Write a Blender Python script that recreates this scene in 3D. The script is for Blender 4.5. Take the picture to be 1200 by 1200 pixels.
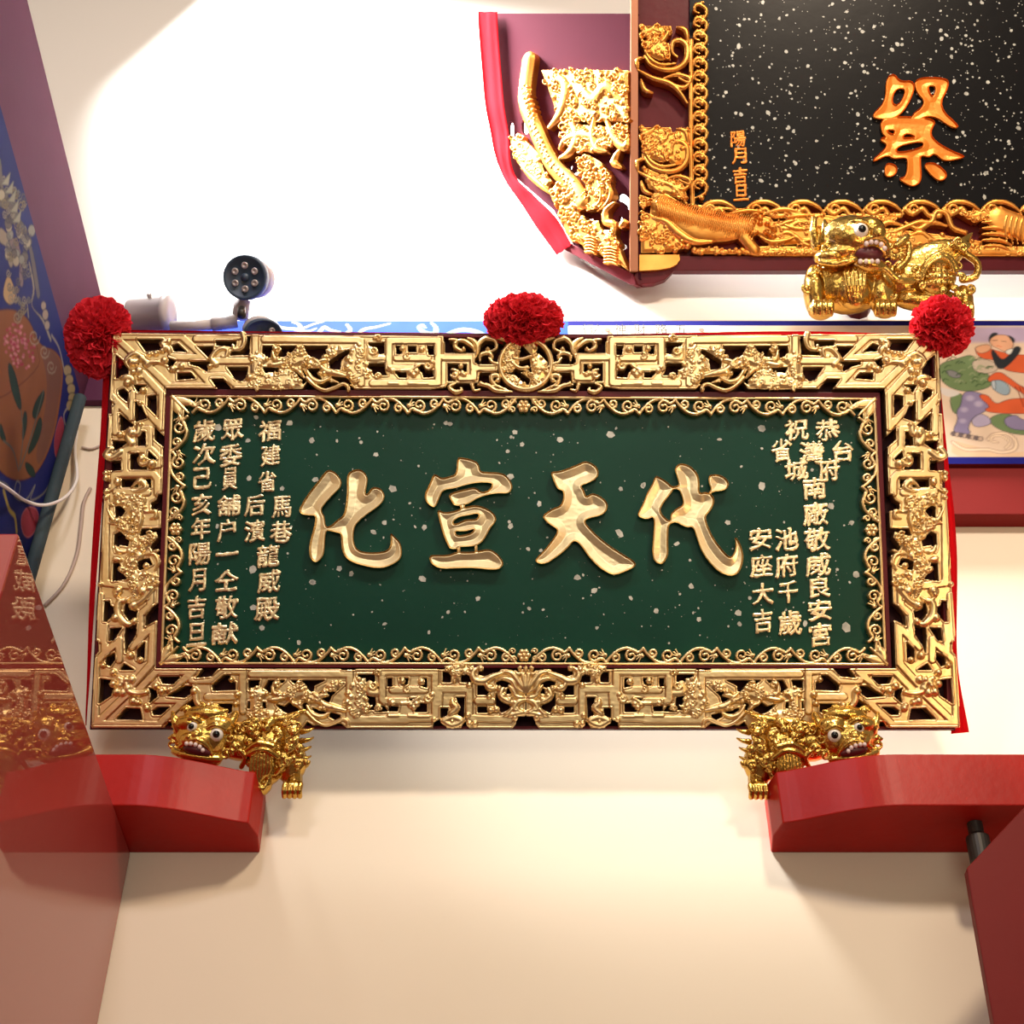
import bpy, bmesh, math, random
import numpy as np
from mathutils import Vector, Matrix
random.seed(7); rng = np.random.RandomState(11)
R = math.radians
for o in list(bpy.data.objects): bpy.data.objects.remove(o)
SC = bpy.context.scene; COL = SC.collection

# ------------------------------------------------------------------ camera
PITCH = R(43); FPX = 1800.0
cam = bpy.data.objects.new('camera', bpy.data.cameras.new('camera')); COL.objects.link(cam)
cam.data.sensor_width = 36; cam.data.lens = 36*FPX/1200; cam.data.clip_start = .05
cam.rotation_euler = (math.pi/2+PITCH, 0, 0); SC.camera = cam
# ------------------------------------------------------------------ world, lights, exposure
w = bpy.data.worlds.new('World'); SC.world = w; w.use_nodes = True
w.node_tree.nodes['Background'].inputs[0].default_value = (1, .82, .66, 1)
w.node_tree.nodes['Background'].inputs[1].default_value = .25
SC.view_settings.view_transform = 'Standard'; SC.view_settings.look = 'None'
SC.view_settings.exposure = 0; SC.view_settings.gamma = 1; SC.view_settings.use_curve_mapping = False
SC.cycles.use_denoising = True; SC.cycles.max_bounces = 6; SC.cycles.sample_clamp_indirect = 4
def lamp(name, kind, loc, target, energy, color, size=1, sy=None, spot=None):
    d = bpy.data.lights.new(name, kind); d.energy = energy; d.color = color
    if kind == 'AREA':
        d.size = size
        if sy: d.shape = 'RECTANGLE'; d.size_y = sy
    else: d.shadow_soft_size = size
    if spot: d.spot_size = R(spot); d.spot_blend = .5
    o = bpy.data.objects.new(name, d); COL.objects.link(o); o.location = loc
    o.rotation_euler = (Vector(target)-Vector(loc)).to_track_quat('-Z', 'Y').to_euler()
    return o
l0 = lamp('daylight_lamp', 'AREA', (-1.42, 2.85, 6.7), (-.45, 3.6, 5.4), 330, (1, .98, .96), .9, .9); l0.data.spread = R(63)
lamp('hall_lamp_warm', 'AREA', (1.9, -1.6, 5.6), (.4, 3.3, 2.6), 235, (1, .80, .60), .7, .7)
lamp('hall_lamp_cool', 'AREA', (-1.1, -1.2, 5.4), (-.3, 3.3, 2.6), 70, (.95, .9, 1), .8, .5)
lamp('gold_reflection_fill', 'AREA', (.6, -5.8, .9), (.1, 3.4, 3.0), 190, (1, .95, .80), 5, 3)  # added unseen fill light: a bright surface for the gold leaf to reflect
lamp('spot_right', 'SPOT', (2.6, .6, 1.0), (.95, 3.1, 4.4), 130, (1, .62, .3), .1, None, 60)

# ------------------------------------------------------------------ pixel rays (to place things at their real depth)
cf = np.array([0, math.cos(PITCH), math.sin(PITCH)]); cu = np.array([0, -math.sin(PITCH), math.cos(PITCH)])
def ray(p):
    p = np.asarray(p, float); x = (p[..., 0]-600)/FPX; y = -(p[..., 1]-600)/FPX
    return x[..., None]*np.array([1., 0, 0])+y[..., None]*cu+cf
def hit(p, n, d):
    r = ray(p); n = np.asarray(n, float); t = d/(r@n); return r*t[..., None]
def hy(u, v, y): return Vector(hit((u, v), (0, 1, 0), y))
def hx(u, v, x): return Vector(hit((u, v), (1, 0, 0), x))

# ------------------------------------------------------------------ materials
def mat(name, color, rough=.5, metal=0., bump=0., bscale=60., var=0., vscale=6., coat=0., vcol=False, trans=0., emit=None, col2=None):
    m = bpy.data.materials.new(name); m.use_nodes = True; nt = m.node_tree; b = nt.nodes['Principled BSDF']
    b.inputs['Base Color'].default_value = (*color, 1); b.inputs['Roughness'].default_value = rough; b.inputs['Metallic'].default_value = metal
    b.inputs['Coat Weight'].default_value = coat; b.inputs['Coat Roughness'].default_value = .04
    tc = nt.nodes.new('ShaderNodeTexCoord')
    if var or col2:
        n = nt.nodes.new('ShaderNodeTexNoise'); n.inputs['Scale'].default_value = vscale; n.inputs['Detail'].default_value = 6
        nt.links.new(tc.outputs['Object'], n.inputs['Vector'])
        mx = nt.nodes.new('ShaderNodeMix'); mx.data_type = 'RGBA'
        cr = nt.nodes.new('ShaderNodeMapRange'); cr.inputs[1].default_value = .35; cr.inputs[2].default_value = .65
        nt.links.new(n.outputs['Fac'], cr.inputs[0]); nt.links.new(cr.outputs[0], mx.inputs['Factor'])
        c2 = col2 or tuple(c*(1-var) for c in color)
        mx.inputs['A'].default_value = (*color, 1); mx.inputs['B'].default_value = (*c2, 1)
        nt.links.new(mx.outputs['Result'], b.inputs['Base Color'])
    if vcol:
        a = nt.nodes.new('ShaderNodeAttribute'); a.attribute_name = 'Col'; nt.links.new(a.outputs['Color'], b.inputs['Base Color'])
    if bump:
        n2 = nt.nodes.new('ShaderNodeTexNoise'); n2.inputs['Scale'].default_value = bscale; n2.inputs['Detail'].default_value = 3
        nt.links.new(tc.outputs['Object'], n2.inputs['Vector'])
        bp = nt.nodes.new('ShaderNodeBump'); bp.inputs['Strength'].default_value = bump; bp.inputs['Distance'].default_value = .01
        nt.links.new(n2.outputs['Fac'], bp.inputs['Height']); nt.links.new(bp.outputs[0], b.inputs['Normal'])
    if trans:
        out = nt.nodes['Material Output']; t = nt.nodes.new('ShaderNodeBsdfTranslucent'); t.inputs[0].default_value = (*color, 1)
        ms = nt.nodes.new('ShaderNodeMixShader'); ms.inputs[0].default_value = trans
        nt.links.new(b.outputs[0], ms.inputs[1]); nt.links.new(t.outputs[0], ms.inputs[2]); nt.links.new(ms.outputs[0], out.inputs[0])
    return m
def gold_mat(name, c, c2, line, rough=.3):
    m = mat(name, c, rough, 1., .04, 55., 0, 9., col2=c2); nt = m.node_tree; b = nt.nodes['Principled BSDF']
    lk = [l for l in nt.links if l.to_socket == b.inputs['Base Color']][0]; src = lk.from_socket
    a = nt.nodes.new('ShaderNodeAttribute'); a.attribute_name = 'line'
    mx = nt.nodes.new('ShaderNodeMix'); mx.data_type = 'RGBA'; nt.links.new(a.outputs['Fac'], mx.inputs['Factor'])
    nt.links.new(src, mx.inputs['A']); mx.inputs['B'].default_value = (*line, 1); nt.links.new(mx.outputs['Result'], b.inputs['Base Color'])
    return m
GOLD = gold_mat('gold_leaf', (.92, .70, .37), (.84, .61, .29), (.22, .06, .02), .36)
GOLDC = gold_mat('gold_leaf_characters', (.92, .76, .48), (.84, .67, .40), (.45, .2, .08), .34)
GOLDO = gold_mat('orange_gold_leaf', (.86, .42, .10), (.68, .27, .05), (.25, .06, .01), .4)
GOLDL = gold_mat('bright_gold_leaf', (.76, .49, .13), (.58, .34, .07), (.25, .07, .01), .24)
for n_ in GOLDL.node_tree.nodes:
    if n_.type == 'BUMP': n_.inputs['Strength'].default_value = .3
ORCH = mat('orange_gold_paint', (.88, .27, .025), .35, .35, .1)
MAROON = mat('maroon_lacquer', (.11, .012, .018), .35, 0, .05, 30, .2, 5, coat=.2)
DARK = mat('dark_recess_lacquer', (.035, .012, .018), .6)
GREEN = mat('green_lacquer', (.004, .050, .031), .35, 0, .05, 14, .15, 3)
GREEN.node_tree.nodes['Principled BSDF'].inputs['Specular IOR Level'].default_value = .16
BLACK = mat('black_lacquer', (.006, .006, .007), .3, 0, .04, 14, coat=.2)
SHELL = mat('mother_of_pearl', (.62, .64, .58), .3, 0, 0, 60, .4, 40)
RED = mat('red_lacquer', (.45, .014, .009), .35, 0, .05, 40, .25, 3, coat=.1)
REDD = mat('dark_red_paint', (.17, .013, .012), .5, 0, .04, 40, .1, 3)
PURP = mat('plum_red_paint', (.095, .026, .06), .8, 0, .04, 40, .1, 3)
PIER = mat('polished_red_lacquer', (.30, .014, .012), .6, 0, 0, coat=1.)
PIER.node_tree.nodes['Principled BSDF'].inputs['Coat IOR'].default_value = 1.75
PIER.node_tree.nodes['Principled BSDF'].inputs['Coat Roughness'].default_value = .02
CREAM = mat('cream_wall_paint', (.80, .70, .545), .7, 0, .03, 20, .04, 1.2)
WHITE = mat('white_wall_paint', (.84, .80, .74), .7, 0, .02, 20)
CLOTH = mat('red_cloth', (.66, .010, .018), .9, 0, .2, 300, trans=.35)
POM = mat('red_tissue', (.80, .035, .055), .6, 0, .3, 300, trans=.3)
PICT = mat('painted_panel', (1, 1, 1), .8, vcol=True)
TEAL = mat('teal_painted_wood', (.05, .075, .085), .6, 0, .1, 30, .4, 5)
PLAST = mat('white_plastic', (.5, .45, .45), .4)
NAVY = mat('dark_blue_grey_plastic', (.035, .06, .10), .45)
LENS = mat('led_lens', (.55, .5, .5), .15, .5)
EYEW = mat('eye_white', (.8, .75, .68), .25); EYEB = mat('eye_black', (.004, .004, .004), .08)
TOOTH = mat('tooth_white', (.75, .62, .6), .4); MOUTH = mat('mouth_dark_red', (.10, .012, .018), .4)
WIRE = mat('white_cable', (.8, .76, .72), .5); GREY = mat('grey_metal', (.05, .045, .04), .4, .6)
FLOORM = mat('red_floor_tile', (.12, .045, .03), .35, 0, 0, 10, .3, 1)

for m_, q_ in ((PICT, .08), (PURP, .1), (MAROON, .15), (BLACK, .12), (REDD, .12), (CLOTH, .03), (POM, .1), (TEAL, .1), (RED, .12), (DARK, .1), (WIRE, .1)):
    m_.node_tree.nodes['Principled BSDF'].inputs['Specular IOR Level'].default_value = q_
    m_.node_tree.nodes['Principled BSDF'].inputs['Coat Weight'].default_value = 0
# ------------------------------------------------------------------ object helpers
def tag(o, label=None, cat=None, group=None, kind=None):
    for k, v in (('label', label), ('category', cat), ('group', group), ('kind', kind)):
        if v: o[k] = v
    return o
def empty(name, M, label, cat, group=None):
    o = bpy.data.objects.new(name, None); COL.objects.link(o); o.matrix_world = M; o.empty_display_size = .1
    return tag(o, label, cat, group)
def link(name, me, m, parent=None, smooth=False):
    o = bpy.data.objects.new(name, me); COL.objects.link(o)
    if m: me.materials.append(m)
    if parent: o.parent = parent
    if smooth: me.shade_smooth()
    return o
def mesh(name, vs, fs, m, parent=None, smooth=False):
    me = bpy.data.meshes.new(name); me.from_pydata([tuple(map(float, v)) for v in vs], [], fs); me.update()
    return link(name, me, m, parent, smooth)
def bmobj(name, bm, m, parent=None, smooth=False):
    me = bpy.data.meshes.new(name); bm.to_mesh(me); bm.free(); return link(name, me, m, parent, smooth)
def boxm(name, a, b, m, parent=None, bev=.004):
    bm = bmesh.new(); bmesh.ops.create_cube(bm, size=1)
    a = Vector(a); b = Vector(b)
    for v in bm.verts: v.co = Vector([(a[i]+b[i])/2+v.co[i]*(b[i]-a[i]) for i in range(3)])
    if bev: bmesh.ops.bevel(bm, geom=bm.edges[:], offset=bev, segments=2, affect='EDGES', profile=.5)
    return bmobj(name, bm, m, parent)
def prism(name, pts, d, m, parent=None, bev=.0):
    """extrude a 3-D polygon by vector d"""
    bm = bmesh.new(); vs = [bm.verts.new(p) for p in pts]; f = bm.faces.new(vs)
    r = bmesh.ops.extrude_face_region(bm, geom=[f])
    for v in r['geom']:
        if isinstance(v, bmesh.types.BMVert): v.co += Vector(d)
    bmesh.ops.recalc_face_normals(bm, faces=bm.faces)
    if bev: bmesh.ops.bevel(bm, geom=bm.edges[:], offset=bev, segments=2, affect='EDGES', profile=.5)
    return bmobj(name, bm, m, parent)
def tube_into(bm, pts, rad, seg=8, rf=None):
    pts = [Vector(p) for p in pts]; rings = []
    up = Vector((.13, .2, .97))
    for i, p in enumerate(pts):
        t = (pts[min(i+1, len(pts)-1)]-pts[max(i-1, 0)]).normalized()
        a = t.cross(up); a = a.normalized() if a.length > 1e-4 else Vector((1, 0, 0)); b = t.cross(a).normalized()
        r = rad if rf is None else rad*rf(i/(len(pts)-1))
        rings.append([bm.verts.new(p+(a*math.cos(k*2*math.pi/seg)+b*math.sin(k*2*math.pi/seg))*r) for k in range(seg)])
    for i in range(len(rings)-1):
        for k in range(seg): bm.faces.new((rings[i][k], rings[i][(k+1) % seg], rings[i+1][(k+1) % seg], rings[i+1][k]))
    bm.faces.new(rings[0][::-1]); bm.faces.new(rings[-1])
def lathe_into(bm, prof, M, seg=24):
    """prof = [(r, z)] about local z"""
    rings = [[bm.verts.new(M@Vector((r*math.cos(k*2*math.pi/seg), r*math.sin(k*2*math.pi/seg), z))) for k in range(seg)] for r, z in prof]
    for i in range(len(rings)-1):
        for k in range(seg): bm.faces.new((rings[i][k], rings[i][(k+1) % seg], rings[i+1][(k+1) % seg], rings[i+1][k]))
    bm.faces.new(rings[0][::-1]); bm.faces.new(rings[-1])
def frame_at(loc, zdir, xdir=(1, 0, 0)):
    z = Vector(zdir).normalized(); x = Vector(xdir); x = (x-z*x.dot(z)).normalized(); y = z.cross(x)
    M = Matrix((x, y, z)).transposed().to_4x4(); M.translation = Vector(loc); return M
def smoothpts(pts, n=6, closed=False):
    P = np.array(pts, float); out = []; N = len(P)
    rg = range(N if closed else N-1)
    for i in rg:
        if closed: a, b, c, d = P[i-1], P[i], P[(i+1) % N], P[(i+2) % N]
        else: a, b, c, d = P[max(i-1, 0)], P[i], P[i+1], P[min(i+2, N-1)]
        for k in range(n):
            t = k/n; out.append(.5*((2*b)+(-a+c)*t+(2*a-5*b+4*c-d)*t*t+(-a+3*b-3*c+d)*t**3))
    if not closed: out.append(P[-1])
    return np.array(out)
def chaikin(pts, n=2):
    P = np.array(pts, float)
    for _ in range(n):
        Q = np.roll(P, -1, 0); P = np.stack([.75*P+.25*Q, .25*P+.75*Q], 1).reshape(-1, P.shape[1])
    return P
def sdf(poly, X, Y):
    """positive inside"""
    P = np.asarray(poly, float); d = np.full(X.shape, 1e9); s = np.zeros(X.shape, bool)
    for i in range(len(P)):
        ax, ay = P[i]; bx, by = P[(i+1) % len(P)]
        ex, ey = bx-ax, by-ay; L = ex*ex+ey*ey+1e-12
        t = np.clip(((X-ax)*ex+(Y-ay)*ey)/L, 0, 1)
        d = np.minimum(d, (X-ax-t*ex)**2+(Y-ay-t*ey)**2)
        c = (ay > Y) != (by > Y)
        with np.errstate(divide='ignore', invalid='ignore'): s ^= c & (X < (bx-ax)*(Y-ay)/(by-ay+1e-15)+ax)
    d = np.sqrt(d); return np.where(s, d, -d)
def Z(x0, y0, k, pts): return [(x0+x/k, y0+y/k) for x, y in pts]
def noise2(X, Y, f, seed=0):
    r = np.random.RandomState(seed); o = np.zeros(X.shape)
    for k in range(7):
        a = r.rand()*6.28; q = f*(.6+.9*r.rand()); o += np.sin((X*math.cos(a)+Y*math.sin(a))*q+r.rand()*6.28)
    return o/3.5
PX = .00242
class Plane:
    """a leaning board: origin pixel at depth point O, x right, y up the board, z towards the viewer"""
    def __init__(s, O, U, V):
        s.O = np.array(O); s.px = float(s.O@cf)/FPX; s.U = np.array(U, float); s.V = np.array(V, float); s.N = np.cross(s.U, s.V)
        s.M = Matrix((s.U, s.V, s.N)).transposed().to_4x4(); s.M.translation = Vector(s.O)
    def loc(s, p, z=0.):
        h = hit(np.asarray(p, float), s.N, (s.O+s.N*z)@s.N)-s.O
        return np.stack([h@s.U, h@s.V], -1)
class Carve:
    """heightfield wood-carver: two layers (flat plate with rims, rounded ornament) on a fine grid"""
    def __init__(s, P, box, g, base=.012, zmap=.012):
        s.P = P; s.g = g; s.base = base; s.zm = zmap; a = P.loc(box[0]); b = P.loc(box[1])
        s.x0 = min(a[0], b[0]); s.y0 = min(a[1], b[1]); s.nx = int(abs(b[0]-a[0])/g)+2; s.ny = int(abs(b[1]-a[1])/g)+2
        s.X, s.Y = np.meshgrid(s.x0+np.arange(s.nx)*g, s.y0+np.arange(s.ny)*g)
        s.S1 = np.full(s.X.shape, -1.); s.S2 = np.full(s.X.shape, -1.); s.H2 = np.zeros(s.X.shape); s.mir = None; s.L2 = np.zeros(s.X.shape); s.G = np.full(s.X.shape, -1.)
    def _sl(s, P, pad):
        i0 = max(0, int((P[:, 0].min()-pad-s.x0)/s.g)); i1 = min(s.nx, int((P[:, 0].max()+pad-s.x0)/s.g)+2)
        j0 = max(0, int((P[:, 1].min()-pad-s.y0)/s.g)); j1 = min(s.ny, int((P[:, 1].max()+pad-s.y0)/s.g)+2)
        return (slice(j0, j1), slice(i0, i1)) if i1 > i0 and j1 > j0 else None
    def _each(s, pts):
        Q = s.P.loc(np.array(pts, float), s.zm); yield Q
        if s.mir is not None:
            Q2 = Q.copy(); Q2[:, 0] = 2*s.mir-Q2[:, 0]; yield Q2
    def strap(s, pts, w):
        for Q in s._each(pts):
            for i in range(len(Q)-1):
                A, B = Q[i], Q[i+1]; ww = w*s.P.px; sl = s._sl(np.array([A, B]), ww+.006)
                if not sl: continue
                X, Y = s.X[sl], s.Y[sl]; e = B-A; t = np.clip(((X-A[0])*e[0]+(Y-A[1])*e[1])/(e@e+1e-12), 0, 1)
                s.G[sl] = np.maximum(s.G[sl], ww-np.hypot(X-A[0]-t*e[0], Y-A[1]-t*e[1]))
    def plate(s, pts):
        for Q in s._each(pts):
            sl = s._sl(Q, .012)
            if sl: s.S1[sl] = np.maximum(s.S1[sl], sdf(Q, s.X[sl], s.Y[sl]))
    def cut(s, pts, rnd=0):
        for Q in s._each(pts):
            if rnd: Q = chaikin(Q, rnd)
            sl = s._sl(Q, .02)
            if sl: s.S1[sl] = np.minimum(s.S1[sl], -sdf(Q, s.X[sl], s.Y[sl]))
    def _orn(s, sl, d, h):
        s.S2[sl] = np.maximum(s.S2[sl], d); s.H2[sl] = np.maximum(s.H2[sl], h)
    def tubeL(s, Q, w, hh, taper=None):
        n = len(Q)-1
        for i in range(n):
            w0 = w*(taper(i/n) if taper else 1); w1 = w*(taper((i+1)/n) if taper else 1); wm = max(w0, w1)
            A, B = Q[i], Q[i+1]; sl = s._sl(np.array([A, B]), wm+2*s.g)
            if not sl: continue
            X, Y = s.X[sl], s.Y[sl]; e = B-A; t = np.clip(((X-A[0])*e[0]+(Y-A[1])*e[1])/(e@e+1e-12), 0, 1)
            dist = np.hypot(X-A[0]-t*e[0], Y-A[1]-t*e[1]); ww = w0+(w1-w0)*t
            s._orn(sl, ww-dist, s.base+hh*np.sqrt(np.clip(1-(dist/(ww+1e-9))**2, 0, 1))*np.minimum(1, ww/w+.2))
    def tube(s, pts, w, hh=.008, taper=None, sm=5):
        for Q in s._each(pts): s.tubeL(smoothpts(Q, sm) if sm else Q, w*s.P.px, hh, taper)
    def ball(s, x, y, r, hh=None):
        for Q in s._each([(x, y)]): s.ballL(Q[0], r*s.P.px*(.84 if r > 3.9 else 1), hh)
    def ballL(s, c, r, hh=None):
        sl = s._sl(np.array([c]), r+2*s.g)
        if sl:
            d = np.hypot(s.X[sl]-c[0], s.Y[sl]-c[1]); s._orn(sl, r-d, s.base+(hh or r*.9)*np.sqrt(np.clip(1-(d/r)**2, 0, 1)))
    def curl(s, x, y, r, a0, turns, w, hh=.009, tail=None, sgn=1):
        """spiral from outside (angle a0 deg, radius r) to the centre, ending in a bead"""
        n = int(10*turns)+3; pts = [] if tail is None else list(tail)
        for i in range(n+1):
            t = i/n; a = R(a0)+sgn*turns*2*math.pi*t; q = r*(1-.72*t); pts.append((x+q*math.cos(a), y-q*math.sin(a)))
        s.tube(pts, w, hh, lambda t: 1-.45*t, 1); s.ball(pts[-1][0], pts[-1][1], w*1.25, hh*1.15)
    def flower(s, x, y, r, n=6, hh=.008):
        for k in range(n):
            a = k*2*math.pi/n; s.ball(x+r*.62*math.cos(a), y+r*.62*math.sin(a), r*.36, hh*.8)
        s.ball(x, y, r*.34, hh*1.4)
    def scatter(s, pts, n, r0, r1, hh=.01, seed=0):
        """knobbly bas-relief leaves and scales inside a polygon"""
        rr = np.random.RandomState(seed); P = np.array(pts, float); lo, hi = P.min(0), P.max(0); k = 0
        if True:
            for Q in s._each(pts):
                sl = s._sl(Q, .004); d = sdf(Q, s.X[sl], s.Y[sl]); s._orn(sl, d, s.base+np.clip(d*.5, 0, .006))
        while k < n:
            q = lo+rr.rand(2)*(hi-lo)
            if sdf(P, np.array([[q[0]]]), np.array([[q[1]]]))[0, 0] < .2: continue
            k += 1; r = r0+(r1-r0)*rr.rand(); a = rr.rand()*360
            m = rr.rand()
            if m < .45: s.ball(q[0], q[1], r, hh*(.8+.5*rr.rand()))
            elif m < .8: s.curl(q[0], q[1], r*1.2, a, .9, r*.32, hh*1.1, sgn=rr.choice([-1, 1]))
            else: s.tube([(q[0]-r*math.cos(a), q[1]-r*math.sin(a)), tuple(q), (q[0]+r*math.cos(a+.8), q[1]+r*math.sin(a+.8))], r*.4, hh, lambda t: 1-.8*abs(2*t-1), 3)
    def islands(s, segf, least=90):
        I = np.maximum(s.S1, s.S2) > 0; G = segf(s.X, s.Y); lab = np.full(I.shape, -1); par = []; cnt = []; prev = []
        def find(a):
            while par[a] != a: par[a] = par[par[a]]; a = par[a]
            return a
        for j in range(I.shape[0]):
            v = np.concatenate([[0], np.where(I[j], G[j]+1, 0), [0]]); ch = np.nonzero(np.diff(v))[0]; cur = []
            st = [c for c in ch if v[c+1] > 0]; en = [ch[np.searchsorted(ch, c, 'right')] for c in st]
            for a, b in zip(st, en):
                k = len(par); par.append(k); cnt.append(b-a); lab[j, a:b] = k; cur.append((a, b, k))
                for (c, e, q) in prev:
                    if c <= b and e >= a and G[j, a] == G[j-1, c]: par[find(q)] = find(k)
            prev = cur
        root = np.array([find(k) for k in range(len(par))]+[-1]); sz = np.bincount(root[:-1], weights=cnt, minlength=len(par)) if par else np.zeros(1)
        lab = root[lab]; small = (lab >= 0) & (sz[np.maximum(lab, 0)] < least); s.S1[small] = -s.g; s.S2[small] = -s.g
        pad = lab.copy()
        for dj, di in ((0, 1), (1, 0), (1, 1), (0, -1), (-1, 0), (-1, -1), (1, -1), (-1, 1)):
            q = np.roll(np.roll(lab, dj, 0), di, 1); pad = np.where(pad < 0, q, pad)
        return lambda x, y: np.maximum(0, pad[np.clip(np.rint((y-s.y0)/s.g).astype(int), 0, s.ny-1), np.clip(np.rint((x-s.x0)/s.g).astype(int), 0, s.nx-1)])
    def build(s, name, m, parent, zbot, segs=None, label=None, rough=.00012, groove=True, zoff=0):
        S1, S2 = s.S1, s.S2; d = S1
        if groove:
            rim = np.exp(-((d-.0028)/.0013)**2)*.0024; gr = np.exp(-((d-.0058)/.0009)**2)
            H1 = s.base-.004*np.clip(1-d/.0016, 0, 1)**2+rim-.0010*gr; line = gr*.6*(d > 0); H1 = H1+.0045*np.clip(s.G/.0016, 0, 1); line = np.maximum(line, .97*np.exp(-((s.G+.0008)/.0012)**2))
        else: H1 = s.base-.004*np.clip(1-d/.0016, 0, 1)**2+0*d; line = 0*d
        plate = (S1 > -s.g); over = (S2 > 0) & (s.H2 > H1)
        S = np.maximum(S1, S2); H = np.where(plate, H1, 0); H = np.maximum(H, np.where(S2 > -s.g*1.5, s.H2, 0)); H = np.maximum(H, s.base*.6)
        H = H+rough*noise2(s.X, s.Y, 160, 3)+rough*.7*noise2(s.X, s.Y, 420, 5)+zoff; line = np.where(over, s.L2, line)
        ny, nx = S.shape; ins = (S > 0).ravel(); Sf = S.ravel(); Hf = H.ravel(); Lf = line.ravel(); Xf = s.X.ravel(); Yf = s.Y.ravel()
        jj, ii = np.meshgrid(np.arange(ny-1), np.arange(nx-1), indexing='ij'); c0 = (jj*nx+ii).ravel()
        C = [c0, c0+1, c0+nx+1, c0+nx]; case = sum(ins[C[k]].astype(int) << k for k in range(4))
        keep = case > 0; seg = np.zeros(len(c0), int) if segs is None else segs(Xf[c0], Yf[c0]); N = nx*ny
        # vertex ids: corners 0..N, horizontal edges N.., vertical edges 2N..
        E = [c0+N, c0+1+2*N, c0+nx+N, c0+2*N]
        loops, starts, sg, walls, wsg = [], [], [], [], []
        for k in range(1, 16):
            idx = np.nonzero(case == k)[0]
            if not len(idx): continue
            inn = [(k >> q) & 1 for q in range(4)]; cyc = []; kinds = []
            for q in range(4):
                if inn[q]: cyc.append(C[q][idx]); kinds.append('c')
                if inn[q] != inn[(q+1) % 4]: cyc.append(E[q][idx]); kinds.append('x' if inn[q] else 'n')
            A = np.stack(cyc, 1); loops.append(A); sg.append(seg[idx])
            for q in range(len(kinds)):
                if kinds[q] == 'x': walls.append(np.stack([cyc[q], cyc[(q+1) % len(cyc)]], 1)); wsg.append(seg[idx])
        res = []; walls = np.concatenate(walls); wsg = np.concatenate(wsg)
        def coords(ids):
            a = ids % N; kind = ids//N; b = np.where(kind == 0, a, np.where(kind == 1, a+1, a+nx)); b = np.minimum(b, N-1)
            t = np.where(kind == 0, 0., Sf[a]/(Sf[a]-Sf[b]+1e-12)); t = np.clip(t, 0, 1)
            top = np.where(ins[a], Hf[a], Hf[b])
            return Xf[a]*(1-t)+Xf[b]*t, Yf[a]*(1-t)+Yf[b]*t, np.where(kind == 0, Hf[a], np.minimum(top, top*.999)), np.where(kind == 0, Lf[a], 0)
        for sv in np.unique(seg[keep]):
            fl = []; ln = []
            for A, q in zip(loops, sg):
                B = A[q == sv]
                if len(B): fl.append(B.ravel()); ln += [A.shape[1]]*len(B)
            if not fl: continue
            fl = np.concatenate(fl); ln = np.array(ln); W = walls[wsg == sv]
            u, inv = np.unique(fl, return_inverse=True); x, y, z, L = coords(u); n0 = len(u)
            wu, winv = np.unique(W.ravel(), return_inverse=True) if len(W) else (np.zeros(0, int), np.zeros(0, int)); wx, wy, wz, _ = coords(wu); nw = len(wu)
            co = np.concatenate([np.stack([x, y, z], 1), np.stack([wx, wy, wz], 1), np.stack([wx, wy, np.full(nw, zbot)], 1)])
            wv = winv.reshape(-1, 2)
            wf = np.stack([n0+wv[:, 1], n0+wv[:, 0], n0+nw+wv[:, 0], n0+nw+wv[:, 1]], 1) if len(W) else np.zeros((0, 4), int)
            lp = np.concatenate([inv.ravel(), wf.ravel()]).astype(np.int32); ln = np.concatenate([ln, np.full(len(wf), 4)])
            me = bpy.data.meshes.new(name); me.vertices.add(len(co)); me.vertices.foreach_set('co', co.astype(np.float32).ravel())
            me.loops.add(len(lp)); me.loops.foreach_set('vertex_index', lp); me.polygons.add(len(ln))
            me.polygons.foreach_set('loop_start', np.concatenate([[0], np.cumsum(ln)[:-1]]).astype(np.int32))
            at = me.attributes.new('line', 'FLOAT', 'POINT'); at.data.foreach_set('value', np.concatenate([L, np.zeros(2*nw)]).astype(np.float32))
            me.update(calc_edges=True); me.validate()
            o = link(name, me, m, parent, True)
            if label: o['label'] = label
            res.append((sv, o))
        return res

# ================================================================== THE SETTING
WY = 3.6; XL = -1.48
S = lambda o: tag(o, kind='structure')
S(boxm('floor', (-5, -6, -1.7), (5, WY+.2, -1.6), FLOORM, bev=0))
S(boxm('wall_opposite', (-5, -6.2, -1.6), (5, -6, 7), CREAM, bev=0))
S(boxm('wall_back', (-5, WY, -1.6), (4.5, WY+.2, 4.31), CREAM, bev=0))
S(boxm('wall_back_upper', (-5, WY+.01, 4.312), (4.5, WY+.2, 7.4), WHITE, bev=0))
S(boxm('wall_left', (XL-.2, .4, -1.6), (XL, WY, 3.85), CREAM, bev=0))
S(boxm('trim_1', (XL-.2, .4, 3.85), (XL+.012, WY, 4.31), PURP))           # beam along the side wall
S(boxm('trim_2', (XL+.013, WY-.03, 3.85), (-1.235, WY, 4.31), PURP))       # its return on the back wall
S(boxm('trim_3', (-1.23, WY-.06, 3.29), (4.5, WY, 3.499), REDD))           # red beam under the painted frieze
p = boxm('red_pier', (XL+.001, 2.335, -1.6), (-1.012, WY-.001, 2.119), PIER, bev=.006)
tag(p, 'polished red lacquered pier at the lower left, mirroring the plaque in its side', 'pier')

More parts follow.
